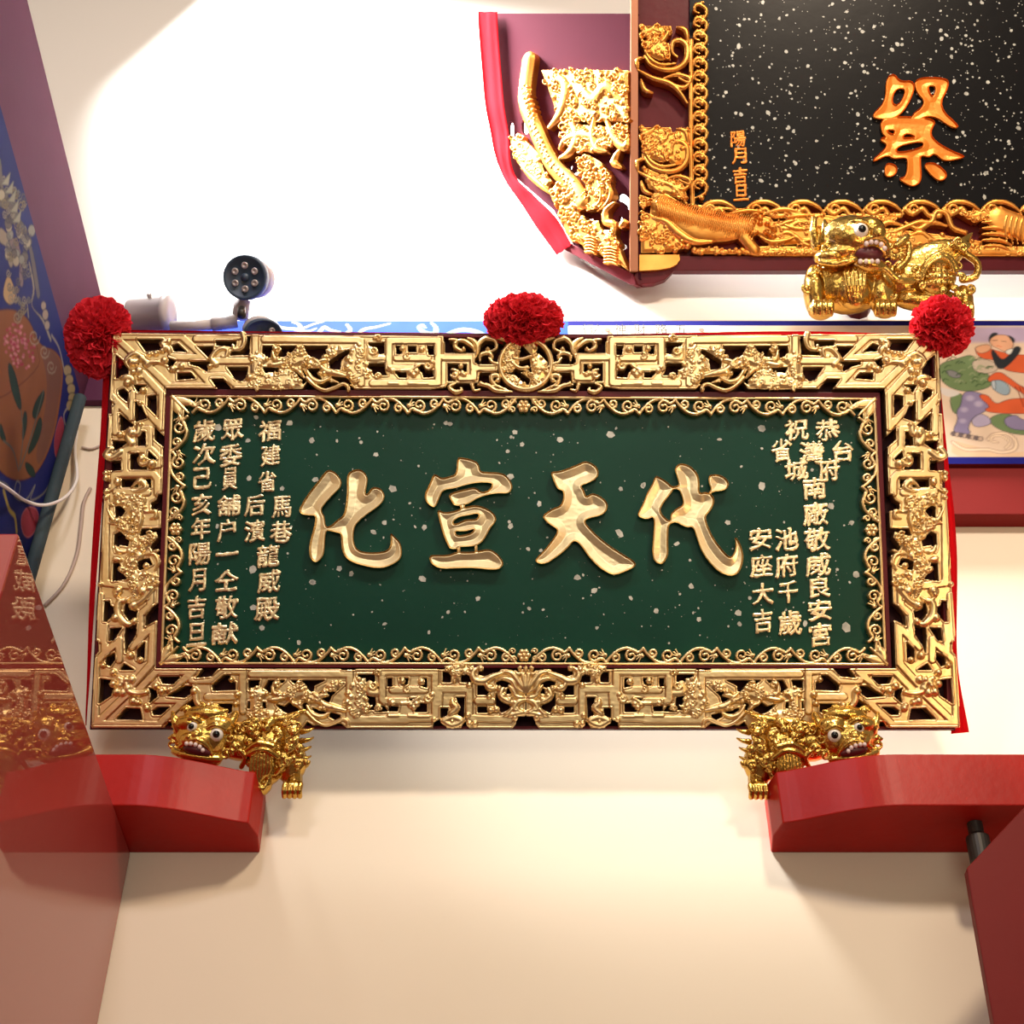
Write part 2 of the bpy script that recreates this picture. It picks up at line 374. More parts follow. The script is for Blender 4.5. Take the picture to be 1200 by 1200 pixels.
def bracket(name, sx, x_end, x_far, label):
    z0, z1 = 2.12, 2.276; t = []
    for k in range(13):
        q = k/12; x = x_end+sx*.30*q; t.append((x, 3.452-.084*math.sin(q*math.pi/2)**1.3))
    ring = [(x_end+sx*(-.012), WY), (x_end-sx*.018, 3.52)]+t+[(x_far, 3.368), (x_far, WY)]
    o = prism(name, [(x, y, z0) for x, y in ring], (0, 0, z1-z0), RED, bev=.0035)
    return tag(o, label, 'beam')
bracket('bracket_beam', -1, -.682, -1.3, 'red bracket beam on the left, running into the polished pier')
bracket('bracket_beam', 1, .70, 2.4, 'long red bracket beam on the right under the lion and plaque corner')
q = [hy(u, v, 3.2) for u, v in [(1215, 930), (1133, 1017), (1140, 1060), (1170, 1230), (1330, 1230), (1330, 930)]]
tag(prism('corner_brace', q, (0, .03, .0), REDD, bev=.003), 'dark red diagonal brace at the lower right corner, in front of the beam', 'brace')
bm = bmesh.new(); c = hy(1147, 990, 3.46); lathe_into(bm, [(.012, -.05), (.03, -.045), (.03, .02), (.02, .03), (.02, .06)], frame_at(c, (0, -.1, 1)))
tag(bmobj('pipe_fitting', bm, GREY, smooth=False), 'small grey metal fitting below the right red beam, beside the dark brace', 'fitting')

# ------------------------------------------------------------------ painted panels
class Paint:
    def __init__(s, name, P, corners, g, base, toP, thick, parent=None):
        """corners in plane coords (x0,y0,x1,y1)"""
        s.P = P; x0, y0, x1, y1 = corners; s.nx = int((x1-x0)/g)+1; s.ny = int((y1-y0)/g)+1
        s.X, s.Y = np.meshgrid(np.linspace(x0, x1, s.nx), np.linspace(y0, y1, s.ny)); s.C = np.tile(np.array(base, float), (s.ny, s.nx, 1)); s.g = g; s.toP = toP; s.name = name; s.thick = thick
    def _blend(s, d, c, soft):
        a = np.clip(d/soft+.5, 0, 1)[..., None]; s.C = s.C*(1-a)+np.array(c)*a
    def poly(s, pts, c, sm=2, soft=None, edge=None, ew=1.2):
        Q = s.toP(np.array(pts, float)); Q = chaikin(Q, sm) if sm else Q; d = sdf(Q, s.X, s.Y)
        if edge is not None: s._blend(d+ew*PX, edge, s.g*1.2)
        s._blend(d, c, soft or s.g*1.2)
    def line(s, pts, c, w, sm=4, taper=None):
        Q = s.toP(np.array(pts, float)); Q = smoothpts(Q, sm) if sm else Q; d = np.full(s.X.shape, -1.)
        for i in range(len(Q)-1):
            A, B = Q[i], Q[i+1]; e = B-A; t = np.clip(((s.X-A[0])*e[0]+(s.Y-A[1])*e[1])/(e@e+1e-12), 0, 1)
            ww = w*PX*(taper(i/(len(Q)-1)) if taper else 1); d = np.maximum(d, ww-np.hypot(s.X-A[0]-t*e[0], s.Y-A[1]-t*e[1]))
        s._blend(d, c, s.g*1.2)
    def mottle(s, amt, f, seed):
        s.C = s.C*(1+amt*noise2(s.X, s.Y, f, seed))[..., None]
    def build(s, label, cat):
        n = s.nx*s.ny; P = s.P
        co = P.O+s.X.ravel()[:, None]*P.U+s.Y.ravel()[:, None]*P.V; me = bpy.data.meshes.new(s.name)
        j, i = np.meshgrid(np.arange(s.ny-1), np.arange(s.nx-1), indexing='ij'); c0 = (j*s.nx+i).ravel()
        f = np.stack([c0, c0+1, c0+s.nx+1, c0+s.nx], 1)
        me.vertices.add(n); me.vertices.foreach_set('co', co.astype(np.float32).ravel()); me.loops.add(f.size); me.loops.foreach_set('vertex_index', f.astype(np.int32).ravel())
        me.polygons.add(len(f)); me.polygons.foreach_set('loop_start', (np.arange(len(f))*4).astype(np.int32))
        a = me.attributes.new('Col', 'FLOAT_COLOR', 'POINT'); a.data.foreach_set('color', np.concatenate([np.clip(s.C, 0, 1).reshape(-1, 3), np.ones((n, 1))], 1).astype(np.float32).ravel())
        me.update(calc_edges=True); me.validate(); o = link(s.name, me, PICT); return o
def lin(r, g, b): return tuple((c/255)**2.2 for c in (r, g, b))
BLU = lin(44, 76, 196); NAV = lin(28, 28, 100); CRM = lin(232, 214, 190)
FP = Plane((0, WY-.075, 3.57), (1, 0, 0), (0, 0, 1))
FP.loc = lambda p, z=0.: (lambda h: np.stack([h[..., 0], h[..., 2]-3.57], -1))(hit(np.asarray(p, float), (0, 1, 0), WY-.075))
fr = Paint('painted_frieze', FP, (-1.23, -.07, 2.3, .645), .0048, CRM, FP.loc, 0)
YE = lin(235, 240, 190); GRN = lin(120, 205, 170)
fr.poly([(170, 360), (667, 360), (667, 560), (170, 560)], BLU, 0)
def fl(x0, y0, k, pts, c, w, tp=None): fr.line(Z(x0, y0, k, pts), c, w, 4, tp or (lambda t: 1-.75*t))
for cc, ww in ((lin(255, 255, 255), 2.6), (YE, 1.6)):
    fl(260, 370, 6, [(370, 50), (400, 80), (470, 90), (560, 90), (640, 60), (710, 42)], cc, ww)
    fl(260, 370, 6, [(560, 95), (540, 60), (500, 45)], cc, ww*.8); fl(260, 370, 6, [(520, 100), (600, 110), (660, 90)], cc, ww*.7)
    fl(260, 370, 6, [(690, 110), (720, 80), (760, 100), (830, 115)], cc, ww); fl(260, 370, 6, [(880, 120), (905, 100), (878, 60)], cc, ww)
    fl(260, 370, 6, [(960, 130), (1000, 95), (1080, 80), (1180, 55)], cc, ww)
for cc, ww in ((lin(235, 250, 240), 3.2), (GRN, 2.2)):
    fl(440, 370, 6, [(400, 130), (340, 115), (305, 80), (330, 65), (350, 85)], cc, ww)
    fl(440, 370, 6, [(420, 125), (425, 85), (395, 50)], cc, ww); fl(440, 370, 6, [(500, 135), (590, 100), (680, 105), (760, 135)], cc, ww, lambda t: 1)
fl(100, 370, 6, [(680, 100), (760, 100), (760, 80)], lin(240, 250, 240), 1.6)
fr.poly([(667, 383), (845, 383), (845, 560), (667, 560)], lin(244, 226, 196), 0)
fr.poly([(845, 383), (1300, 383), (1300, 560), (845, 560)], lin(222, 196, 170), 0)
# the painting at the right end: rocks, clouds and a seated man in an orange robe
fr.poly([(1080, 383), (1300, 383), (1300, 400), (1080, 402)], lin(186, 168, 196), 0, .02)
def rp(pts, c, e=(.03, .03, .035), ew=.9, sm=2): fr.poly(Z(1090, 360, 6, pts), c, sm, None, e, ew)
G1 = lin(112, 134, 92); G2 = lin(146, 158, 120); ROK = lin(196, 180, 160); PU = lin(140, 130, 164); PU2 = lin(176, 166, 192); OR = lin(216, 98, 60); SK = lin(226, 170, 134); BK = lin(48, 52, 56)
rp([(60, 400), (200, 360), (300, 330), (330, 400), (420, 480), (440, 560), (260, 600), (120, 560), (60, 480)], G1)
rp([(290, 380), (380, 360), (470, 400), (480, 440), (400, 470), (310, 450)], ROK); rp([(100, 450), (160, 440), (230, 490), (160, 500)], lin(130, 130, 130))
for k in range(34):
    a = np.array([80+rng.rand()*330, 360+rng.rand()*210]); fr.line(Z(1090, 360, 6, [tuple(a), tuple(a+(18, -16)), tuple(a+(40, -18+rng.rand()*20))]), G2 if k % 2 else lin(60, 84, 56), .8)
rp([(140, 620), (230, 600), (230, 700), (190, 760), (150, 720)], G1); rp([(60, 560), (140, 575), (230, 600), (140, 640), (70, 600)], lin(212, 204, 196), None)
rp([(420, 770), (560, 740), (640, 820), (760, 900), (560, 890), (430, 830)], G1); rp([(300, 740), (400, 760), (440, 820), (320, 850), (290, 800)], PU2)
rp([(230, 600), (300, 590), (390, 620), (430, 700), (370, 740), (300, 770), (260, 850), (290, 890), (200, 900), (160, 870), (200, 790), (185, 730), (220, 690)], PU)
for cx, cy, r in [(280, 640, 30), (340, 680, 30), (240, 720, 26), (230, 800, 24), (380, 640, 22)]: fr.poly(Z(1090, 360, 6, [(cx+r*math.cos(a), cy+r*.7*math.sin(a)) for a in np.linspace(0, 6, 9)]), PU2, 1, .012)
for k in range(8): rp([(165+k*27+18*math.cos(a), 890+k*5+15*math.sin(a)) for a in np.linspace(0, 5.6, 7)], lin(196, 170, 150) if k % 2 else lin(110, 96, 96))
rp([(520, 780), (600, 755), (640, 790), (700, 800), (760, 860), (600, 865), (530, 830)], PU)
rp([(150, 930), (240, 960), (350, 985), (420, 1010), (560, 1020), (900, 1010), (900, 1075), (150, 1075)], lin(220, 186, 150), None)
for pts, wd in (([(410, 930), (450, 895), (540, 890), (600, 940), (590, 1000), (500, 1020), (400, 1000), (250, 1000), (160, 950)], 3.2), ([(470, 950), (430, 940), (440, 910), (500, 905), (560, 950), (530, 990)], 2.2)):
    fr.line(Z(1090, 360, 6, pts), lin(150, 124, 112), wd, 5, lambda t: 1); fr.line(Z(1090, 360, 6, pts), lin(240, 214, 180), wd*.6, 5, lambda t: 1)
rp([(310, 290), (370, 275), (440, 300), (560, 330), (700, 340), (900, 330), (900, 480), (600, 460), (500, 430), (470, 370), (350, 360)], OR)
rp([(400, 500), (480, 445), (560, 500), (640, 560), (760, 600), (900, 560), (900, 640), (740, 650), (620, 590), (500, 500), (420, 530)], OR)
rp([(330, 620), (400, 610), (460, 690), (540, 650), (640, 640), (900, 650), (900, 740), (600, 750), (420, 740), (380, 720), (430, 700)], OR)
rp([(430, 520), (500, 510), (570, 570), (540, 630), (440, 580)], lin(150, 170, 182)); rp([(430, 520), (455, 515), (460, 580), (440, 570)], lin(190, 200, 206))
rp([(440, 290), (500, 380), (560, 340), (600, 270), (650, 290), (560, 400), (480, 450), (430, 330)], BK)
rp([(415, 220), (460, 195), (540, 195), (580, 230), (585, 280), (540, 320), (480, 290), (430, 270)], SK); rp([(410, 210), (440, 175), (490, 185), (430, 215), (415, 250)], BK, None); rp([(540, 190), (600, 220), (590, 260), (560, 220)], BK, None)
fr.line(Z(1090, 360, 6, [(440, 235), (470, 232)]), BK, .5); fr.line(Z(1090, 360, 6, [(505, 238), (535, 243)]), BK, .5); fr.line(Z(1090, 360, 6, [(470, 270), (500, 278)]), OR, .6)
rp([(310, 290), (350, 270), (420, 260), (430, 300), (350, 330)], SK); rp([(520, 310), (590, 285), (560, 340)], lin(220, 220, 210))
for cx in range(600, 700, 25): fr.line(Z(1090, 360, 6, [(cx, 560), (cx+30, 620), (cx+60, 700)]), lin(120, 40, 30), .7)
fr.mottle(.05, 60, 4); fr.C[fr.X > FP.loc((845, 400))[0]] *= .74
for y0, y1 in ((374, 382), (536, 552)):
    h0 = FP.loc((1160, y0))[1]; h1 = FP.loc((1160, y1))[1]
    fr.C[(s_ := (fr.Y < max(h0, h1)) & (fr.Y > min(h0, h1)) & (fr.X > FP.loc((667, 400))[0]))] = NAV
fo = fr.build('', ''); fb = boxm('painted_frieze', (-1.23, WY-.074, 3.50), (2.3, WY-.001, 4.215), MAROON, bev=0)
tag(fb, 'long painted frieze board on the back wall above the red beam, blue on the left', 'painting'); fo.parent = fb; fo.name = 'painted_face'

LP = Plane((XL+.015, 0, 0), (0, 1, 0), (0, 0, 1))
LP.loc = lambda p, z=0.: (lambda h: np.stack([h[..., 1], h[..., 2]], -1))(hit(np.asarray(p, float), (1, 0, 0), XL+.015))
lw = Paint('painted_face', LP, (1.9, 2.86, 3.52, 3.85), .005, lin(36, 44, 110), LP.loc, 0)
OCH = lin(150, 96, 62); OC2 = lin(128, 88, 70); CL = lin(170, 160, 142); CL2 = lin(120, 116, 112); LEAF = lin(44, 66, 56); PK = lin(168, 70, 86)
def lz(pts, c, e=None, sm=2, soft=None): lw.poly(Z(0, 380, 646/140, pts), c, sm, soft, e, 1.1)
lz([(-200, -150), (-60, -100), (60, 10), (170, 0), (215, 120), (300, 140), (345, 220), (330, 400), (290, 620), (210, 800), (120, 850), (20, 820), (-60, 700), (-200, 500)], OCH, lin(90, 50, 40))
lz([(215, 130), (290, 140), (340, 230), (320, 400), (280, 620), (210, 780), (190, 700), (240, 500), (260, 300)], OC2)
lw.poly([(-60, 400), (-10, 365), (20, 362), (38, 380), (44, 410), (48, 430), (0, 470), (-60, 480)], OCH, 2, None, lin(90, 50, 40))
for k in range(90):
    a = rng.rand()*6.28; q = rng.rand()**.6; x = 105+q*85*math.cos(a); y = 120+q*120*math.sin(a)+.35*(x-105)
    lz([(x-9, y), (x, y-11), (x+10, y-2), (x+2, y+9)], lin(*[(200, 110, 120), (170, 60, 80), (226, 150, 150)][k % 3]), None, 1)
for pts in ([(40, 200), (75, 240), (110, 380), (118, 470), (90, 440), (55, 330)], [(170, 500), (190, 420), (240, 350), (240, 400), (200, 510)], [(140, 720), (180, 600), (215, 490), (232, 540), (200, 650)], [(118, 650), (125, 480), (145, 470), (145, 560)], [(0, 520), (25, 600), (35, 630), (0, 620)], [(130, 740), (180, 770), (195, 830), (150, 810)]): lz(pts, LEAF, lin(30, 44, 40))
for pts in ([(115, 470), (125, 600), (105, 780)], [(235, 360), (170, 600), (110, 780)], [(20, 630), (70, 680), (100, 790)]): lw.line(Z(0, 380, 646/140, pts), lin(96, 104, 92), 1.6)
def lc(pts, w, c=CL): 
    lw.line(Z(0, 150, 4.8, pts), lin(60, 60, 70), w+.9, 4, lambda t: .6+.4*math.sin(t*9)); lw.line(Z(0, 150, 4.8, pts), c, w, 4, lambda t: .6+.4*math.sin(t*9))
lc([(0, 190), (10, 330), (45, 400), (90, 470)], 6, CL2); lc([(0, 420), (60, 440), (110, 520), (150, 600), (180, 720), (215, 930)], 7, CL2); lc([(0, 600), (40, 640), (60, 740)], 9, CL)
lc([(165, 760), (190, 900), (180, 1000), (240, 1080), (285, 1190)], 3); lc([(60, 640), (110, 700), (120, 860)], 7, lin(150, 130, 130))
for q in range(26):
    x, y = [(20, 380), (60, 560), (120, 540), (165, 640), (90, 700), (30, 700), (120, 760)][q % 7]; x += rng.randn()*12; y += rng.randn()*26; r = 13+8*rng.rand()
    lw.poly(Z(0, 150, 4.8, [(x+r*math.cos(a), y+r*1.6*math.sin(a)) for a in np.linspace(0, 5.6, 8)]), lin(*[(196, 186, 160), (120, 116, 110), (160, 160, 150)][q % 3]), 2, None, lin(50, 50, 60), .8)
lw.poly(Z(0, 150, 4.8, [(20, 900), (45, 820), (75, 880), (90, 960), (60, 1000), (20, 960)]), lin(214, 180, 130), 2, None, lin(80, 60, 50)); lc([(90, 950), (130, 1000), (150, 980), (160, 1060)], 2)
for x, y, r in [(245, 1000, 14), (255, 1050, 17), (265, 1110, 15)]: lw.poly(Z(0, 150, 4.8, [(x+r*math.cos(a), y+r*1.8*math.sin(a)) for a in np.linspace(0, 5.6, 8)]), lin(186, 170, 150), 2, None, lin(50, 50, 60), .9)
for x, y in [(365, 250), (375, 300), (385, 350), (390, 400), (380, 440)]: lz([(x+22*math.cos(a), y+30*math.sin(a)) for a in np.linspace(0, 5.6, 8)], lin(182, 164, 120), lin(50, 50, 60))
lw.line(Z(0, 380, 646/140, [(280, 60), (320, 130), (345, 240)]), CL, 2); lw.line(Z(0, 380, 646/140, [(375, 440), (345, 490), (360, 570)]), CL, 1.6)
lz([(330, 480), (350, 560), (330, 700), (300, 730), (290, 620)], PK, lin(190, 120, 120)); lz([(150, 985), (205, 1000), (210, 1080), (160, 1160), (120, 1130), (112, 1040)], PK, lin(210, 130, 130))
lw.line(Z(0, 380, 646/140, [(0, 850), (40, 870), (90, 940), (110, 870), (90, 850), (80, 930), (140, 950), (190, 870), (165, 950), (230, 920), (270, 860)]), lin(150, 150, 130), .9)
lw.line(Z(0, 380, 646/140, [(20, 900), (50, 1000), (80, 1040), (90, 1120)]), lin(190, 170, 90), 3.2)
for k in range(60):
    t = rng.rand(); x = 2+rng.rand()*26+t*10; y = 205+t*165; r_ = 2.2+2.4*rng.rand(); c_ = [(196, 186, 166), (150, 150, 140), (110, 106, 112), (176, 160, 120)][k % 4]
    pts = [(x+r_*(1-i/14)*math.cos(i*.8), y+r_*1.7*(1-i/14)*math.sin(i*.8)) for i in range(12)]; lw.line(pts, lin(50, 50, 64), 1.0, 0); lw.line(pts, lin(*c_), .55, 0)
for y, x in ((212, 8), (222, 12), (232, 15), (244, 18), (256, 21)):
    lw.poly([(x-6, y+4), (x+4, y-10), (x+2, y+5)], lin(176, 176, 156), 0, None, lin(50, 50, 64), .5)
for x, y, r_ in ((40, 395, 7), (52, 412, 6), (60, 430, 6), (20, 372, 5)): lw.line([(x+r_*(1-i/16)*math.cos(i*.7), y+r_*1.5*(1-i/16)*math.sin(i*.7)) for i in range(14)], lin(176, 160, 130), .9, 0)
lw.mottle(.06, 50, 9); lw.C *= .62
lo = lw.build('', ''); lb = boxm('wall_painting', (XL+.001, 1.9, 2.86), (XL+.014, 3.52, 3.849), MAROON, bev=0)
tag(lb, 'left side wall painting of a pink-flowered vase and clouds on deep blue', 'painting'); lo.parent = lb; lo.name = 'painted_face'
a = hy(94, 466, 3.50); b = hy(30, 690, 3.50)
bm = bmesh.new(); tube_into(bm, [a, a.lerp(b, .5), b, b+(b-a)*.5], .021, 12)
tag(bmobj('edge_strip', bm, TEAL, smooth=True), 'round teal-grey moulding strip at the end of the wall painting, next to the corner', 'moulding')
def cable(pts, r, m, label):
    bm = bmesh.new(); tube_into(bm, smoothpts([tuple(p) for p in pts], 8), r, 6); tag(bmobj('cable', bm, m, smooth=True), label, 'cable')
cable([hx(-20, 555, -1.44), hx(8, 572, -1.42), hy(30, 587, 3.35), hy(52, 592, 3.42), hy(76, 583, 3.5), hy(90, 562, 3.56), hy(88, 530, 3.585), hy(90, 505, 3.59)], .0055, WIRE, 'white cable looping in front of the teal strip and the wall painting')
cable([hy(106, 572, 3.594), hy(98, 590, 3.594), hy(95, 615, 3.594), hy(90, 650, 3.594), hy(75, 685, 3.594), hy(52, 710, 3.594)], .006, mat('beige_cable', (.45, .34, .28), .5), 'beige cable running down the cream wall left of the green plaque')
cable([hy(96, 524, 3.594), hy(108, 526, 3.594), hy(124, 519, 3.594)], .0045, mat('beige_cable', (.5, .4, .33), .5), 'short beige cable across the cream wall above the long beige cable')

# ------------------------------------------------------------------ characters
TC = bpy.data.curves.new('glyph', 'FONT'); TO = bpy.data.objects.new('glyph', TC); COL.objects.link(TO); _gc = {}
def glyph(ch):
    if ch in _gc: return _gc[ch]
    TC.body = ch; TC.resolution_u = 3; dg = bpy.context.evaluated_depsgraph_get(); dg.update(); me = bpy.data.meshes.new_from_object(TO.evaluated_get(dg))
    co = np.array([v.co[:2] for v in me.vertices]).round(5); cnt = {}
    for p in me.polygons:
        vs = [tuple(co[i]) for i in p.vertices]
        for i in range(len(vs)):
            k = tuple(sorted((vs[i], vs[(i+1) % len(vs)]))); cnt[k] = cnt.get(k, 0)+1
    E = np.array([k for k, c in cnt.items() if c == 1 and k[0] != k[1]]); bpy.data.meshes.remove(me)
    ctr = (E.reshape(-1, 2).min(0)+E.reshape(-1, 2).max(0))/2; _gc[ch] = (E-ctr, (E.reshape(-1, 2).max(0)-E.reshape(-1, 2).min(0))); return _gc[ch]
def put_char(P, ch, px, py, wpx, hpx, m, parent, g=.0014, bold=.88, base=.006, seed=0, skew=.10, zoff=0, name='character'):
    E, sz = glyph(ch); c = P.loc((px, py), .0); box = [(px-wpx*.75-4, py-hpx*.75-4), (px+wpx*.75+4, py+hpx*.75+4)]
    cv = Carve(P, box, g, base, .0); X = cv.X-c[0]; Y = cv.Y-c[1]
    s_ = wpx*P.px; X = X+.0012*noise2(cv.X, cv.Y, 170, seed)*(wpx/26); Y = Y+.0012*noise2(cv.X, cv.Y, 190, seed+1)*(wpx/26)-skew*X
    kx = wpx*P.px/max(sz[0], .55*sz[1]); ky = hpx*P.px/max(sz[1], .25)
    if sz[1] < .3: ky = kx
    d = np.full(X.shape, 1e9); ins = np.zeros(X.shape, bool)
    for (a, b) in E:
        ax, ay, bx, by = a[0]*kx, a[1]*ky, b[0]*kx, b[1]*ky; ex, ey = bx-ax, by-ay
        t = np.clip(((X-ax)*ex+(Y-ay)*ey)/(ex*ex+ey*ey+1e-14), 0, 1); d = np.minimum(d, (X-ax-t*ex)**2+(Y-ay-t*ey)**2)
        with np.errstate(divide='ignore', invalid='ignore'): ins ^= ((ay > Y) != (by > Y)) & (X < (bx-ax)*(Y-ay)/(by-ay+1e-15)+ax)
    d = np.sqrt(d); sd = np.where(ins, d, -d)+bold*P.px*(wpx/26)*(1+.5*noise2(cv.X, cv.Y, 120, seed+3)); cv.S1 = sd
    return cv.build(name, m, parent, -.001+zoff, groove=False, rough=.0003, zoff=zoff)

# ================================================================== THE GREEN PLAQUE
LEAN = R(33)
GP = Plane(hy(612, 854, 3.45), (1, 0, 0), (0, -math.sin(LEAN), math.cos(LEAN)))
plq = empty('plaque', GP.M, 'long green lacquered plaque with four large gold characters in a carved gold frame', 'plaque')
def local_poly(P, pts, z0, z1, name, m, parent, bev=.002):
    Q = P.loc(np.array(pts, float), z1); return prism(name, [(q[0], q[1], z0) for q in Q], (0, 0, z1-z0), m, parent, bev)
OUT = [(133, 390), (1098, 395), (1118, 855), (107, 853)]; INN = [(195, 456), (1031, 460), (1045, 783), (183, 782)]
INB = [(201, 463), (1025, 466), (1040, 779), (188, 778)]; GRE = [(222, 485), (1006, 487), (1018, 757), (210, 757)]
local_poly(GP, [(131, 389), (1100, 393), (1120, 856), (105, 855)], -.055, -.035, 'backing_board', DARK, plq)
for i in range(4):
    j = (i+1) % 4; EO = [(132, 390), (1099, 394), (1119, 855), (106, 854)]
    k = [(EO[i][0]*.985+615*.015, EO[i][1]*.985+620*.015) for i in range(4)]
    local_poly(GP, [EO[i], EO[j], k[j], k[i]], -.034, -.002, 'frame_edge', MAROON, plq, .001)
    local_poly(GP, [INN[i], INN[j], INB[j], INB[i]], -.034, .004, 'inner_rail', MAROON, plq, .001)
gp = local_poly(GP, INB, -.034, -.022, 'green_panel', GREEN, plq)
cv = Carve(GP, [(95, 380), (1130, 866)], .00175, .011, .008); mid = GP.loc((615.5, 427))[0]
H = cv; m6 = lambda x0, y0, L: [Z(x0, y0, 6, q) for q in L]
MC = GP.loc((615.5, 427), .008)[0]; cv.mir = MC
def mirpx(poly): return poly
# frame plate, left half (mirrored), with the open centre at the medallion
cv.plate([(133, 391), (556, 394), (556, 457), (195, 456), (183, 783), (616, 784), (616, 854), (107, 853)])
HOLES = m6(100, 370, [
 [(370, 172), (548, 172), (530, 240), (425, 250)], [(610, 215), (650, 200), (710, 255), (625, 250)], [(790, 220), (900, 218), (885, 290), (870, 300)], [(920, 182), (1060, 182), (1055, 220), (925, 210)],
 [(740, 325), (880, 325), (855, 390), (800, 360), (740, 345)], [(580, 300), (635, 320), (600, 385), (580, 350)], [(650, 405), (740, 405), (770, 440), (650, 450)], [(1000, 365), (1140, 365), (1135, 430), (1095, 460), (1060, 450)],
 [(885, 450), (970, 450), (1030, 522), (940, 522)], [(215, 280), (300, 350), (300, 430), (215, 440)], [(235, 530), (270, 515), (300, 545), (295, 605), (240, 560)], [(345, 490), (430, 490), (370, 540)],
 [(440, 570), (500, 560), (500, 700), (440, 640)], [(355, 610), (385, 615), (430, 720), (355, 745)], [(245, 695), (340, 770), (310, 795), (250, 810)], [(375, 820), (420, 820), (425, 910), (370, 910)],
 [(195, 880), (300, 885), (250, 925), (200, 955)], [(320, 975), (370, 970), (430, 1020), (430, 1080), (320, 1080)], [(450, 960), (500, 1010), (480, 1020), (445, 1000)],
 [(490, 790), (562, 860), (560, 930), (490, 870)], [(100, 560), (182, 605), (182, 690), (100, 690)], [(100, 1022), (245, 1022), (250, 1085), (100, 1090)], [(552, 1075), (600, 1075), (600, 930), (548, 930)]])
HOLES += m6(260, 370, [[(165, 145), (200, 145), (190, 275), (60, 280), (70, 255), (130, 255), (165, 220)],
 [(290, 215), (355, 215), (350, 290), (320, 300), (300, 270), (285, 262)], [(400, 215), (520, 215), (500, 250), (440, 290), (390, 290), (420, 250)], [(580, 215), (740, 215), (740, 290), (690, 340), (640, 300), (590, 260)],
 [(860, 250), (925, 240), (840, 310), (830, 380), (760, 375), (755, 320)], [(285, 365), (400, 370), (405, 395), (310, 405)], [(475, 375), (570, 385), (610, 450), (570, 485), (480, 400)], [(600, 380), (690, 370), (680, 400), (700, 450), (640, 440)],
 [(700, 470), (760, 460), (740, 500), (690, 510)], [(760, 410), (800, 410), (890, 450), (910, 480), (850, 480), (780, 440)], [(570, 515), (600, 470), (700, 480), (780, 470), (900, 490), (945, 530), (945, 570), (560, 570)],
 [(1030, 195), (1140, 190), (1140, 265), (1090, 270), (1095, 230), (1040, 215)], [(1020, 340), (1140, 335), (1145, 385), (1160, 420), (1070, 420), (1050, 380), (1020, 370)]])
HOLES += m6(440, 370, [[(145, 215), (185, 215), (185, 265), (150, 270)], [(230, 218), (285, 218), (285, 255), (230, 255)], [(365, 215), (410, 215), (410, 275), (375, 275)], [(290, 350), (335, 350), (345, 380), (405, 390), (405, 430), (340, 435), (330, 400), (290, 380)],
 [(135, 395), (215, 400), (215, 435), (170, 435)], [(480, 120), (750, 120), (720, 180), (720, 200), (700, 262), (490, 262), (490, 180), (480, 180)],
 [(510, 340), (640, 345), (640, 395), (580, 395), (560, 460), (510, 460)], [(722, 120), (740, 330), (740, 395), (725, 400), (725, 480), (600, 478), (510, 480), (495, 505), (380, 522), (370, 560), (800, 560), (800, 120)]])
HOLES += m6(100, 680, [[(140, 150), (170, 148), (175, 180), (210, 200), (205, 240), (150, 290), (135, 290)], [(285, 165), (310, 170), (310, 210), (350, 220), (365, 215), (360, 270), (310, 285), (275, 230)], [(390, 110), (430, 85), (440, 130), (410, 140)],
 [(480, 190), (535, 150), (530, 265), (425, 320), (430, 250)], [(180, 340), (255, 335), (200, 420), (170, 425)], [(290, 320), (365, 310), (355, 380), (310, 450), (285, 510), (280, 400)], [(420, 440), (415, 560), (365, 560), (370, 490)],
 [(155, 540), (205, 515), (210, 555), (175, 605), (145, 590)], [(250, 630), (275, 590), (340, 630)], [(110, 695), (185, 705), (200, 760), (180, 810), (100, 865)], [(220, 975), (290, 900), (385, 905), (400, 980)],
 [(450, 760), (500, 780), (505, 820), (455, 860), (465, 810)], [(525, 680), (660, 680), (620, 730), (545, 725)], [(580, 815), (700, 745), (750, 745), (745, 790), (700, 825)], [(475, 920), (510, 893), (590, 893), (530, 945), (480, 945)],
 [(835, 612), (940, 612), (880, 675), (780, 685)], [(895, 740), (980, 670), (1020, 670), (1010, 710), (1055, 720), (1055, 770), (900, 775)], [(710, 880), (770, 830), (790, 900), (850, 930), (740, 935)], [(900, 870), (1030, 870), (1030, 920), (1010, 935), (900, 900)],
 [(40, 435), (92, 430), (92, 500), (55, 545), (20, 545)], [(545, 1060), (585, 1000), (900, 1000), (900, 1060)]])
HOLES += m6(260, 740, [[(190, 345), (265, 345), (255, 400), (240, 440), (190, 410)], [(330, 345), (440, 345), (400, 380), (340, 430), (300, 400)], [(490, 345), (720, 345), (650, 380), (640, 460), (600, 470), (560, 410)], [(770, 375), (860, 370), (770, 450), (750, 510), (690, 500), (680, 440)],
 [(190, 495), (305, 500), (310, 540), (185, 540)], [(385, 515), (440, 530), (490, 490), (540, 550), (480, 580), (430, 560)], [(530, 515), (610, 500), (600, 560), (560, 550)], [(640, 540), (700, 560), (740, 570), (720, 600), (640, 590)], [(760, 570), (830, 590), (830, 640), (760, 600)],
 [(560, 700), (600, 640), (640, 665), (740, 650), (835, 650), (870, 675), (870, 700)], [(955, 305), (1075, 305), (1075, 380), (1035, 380), (1000, 330), (960, 325)], [(945, 455), (1075, 450), (1085, 550), (1000, 550), (960, 500)], [(820, 242), (945, 242), (935, 268), (845, 268)]])
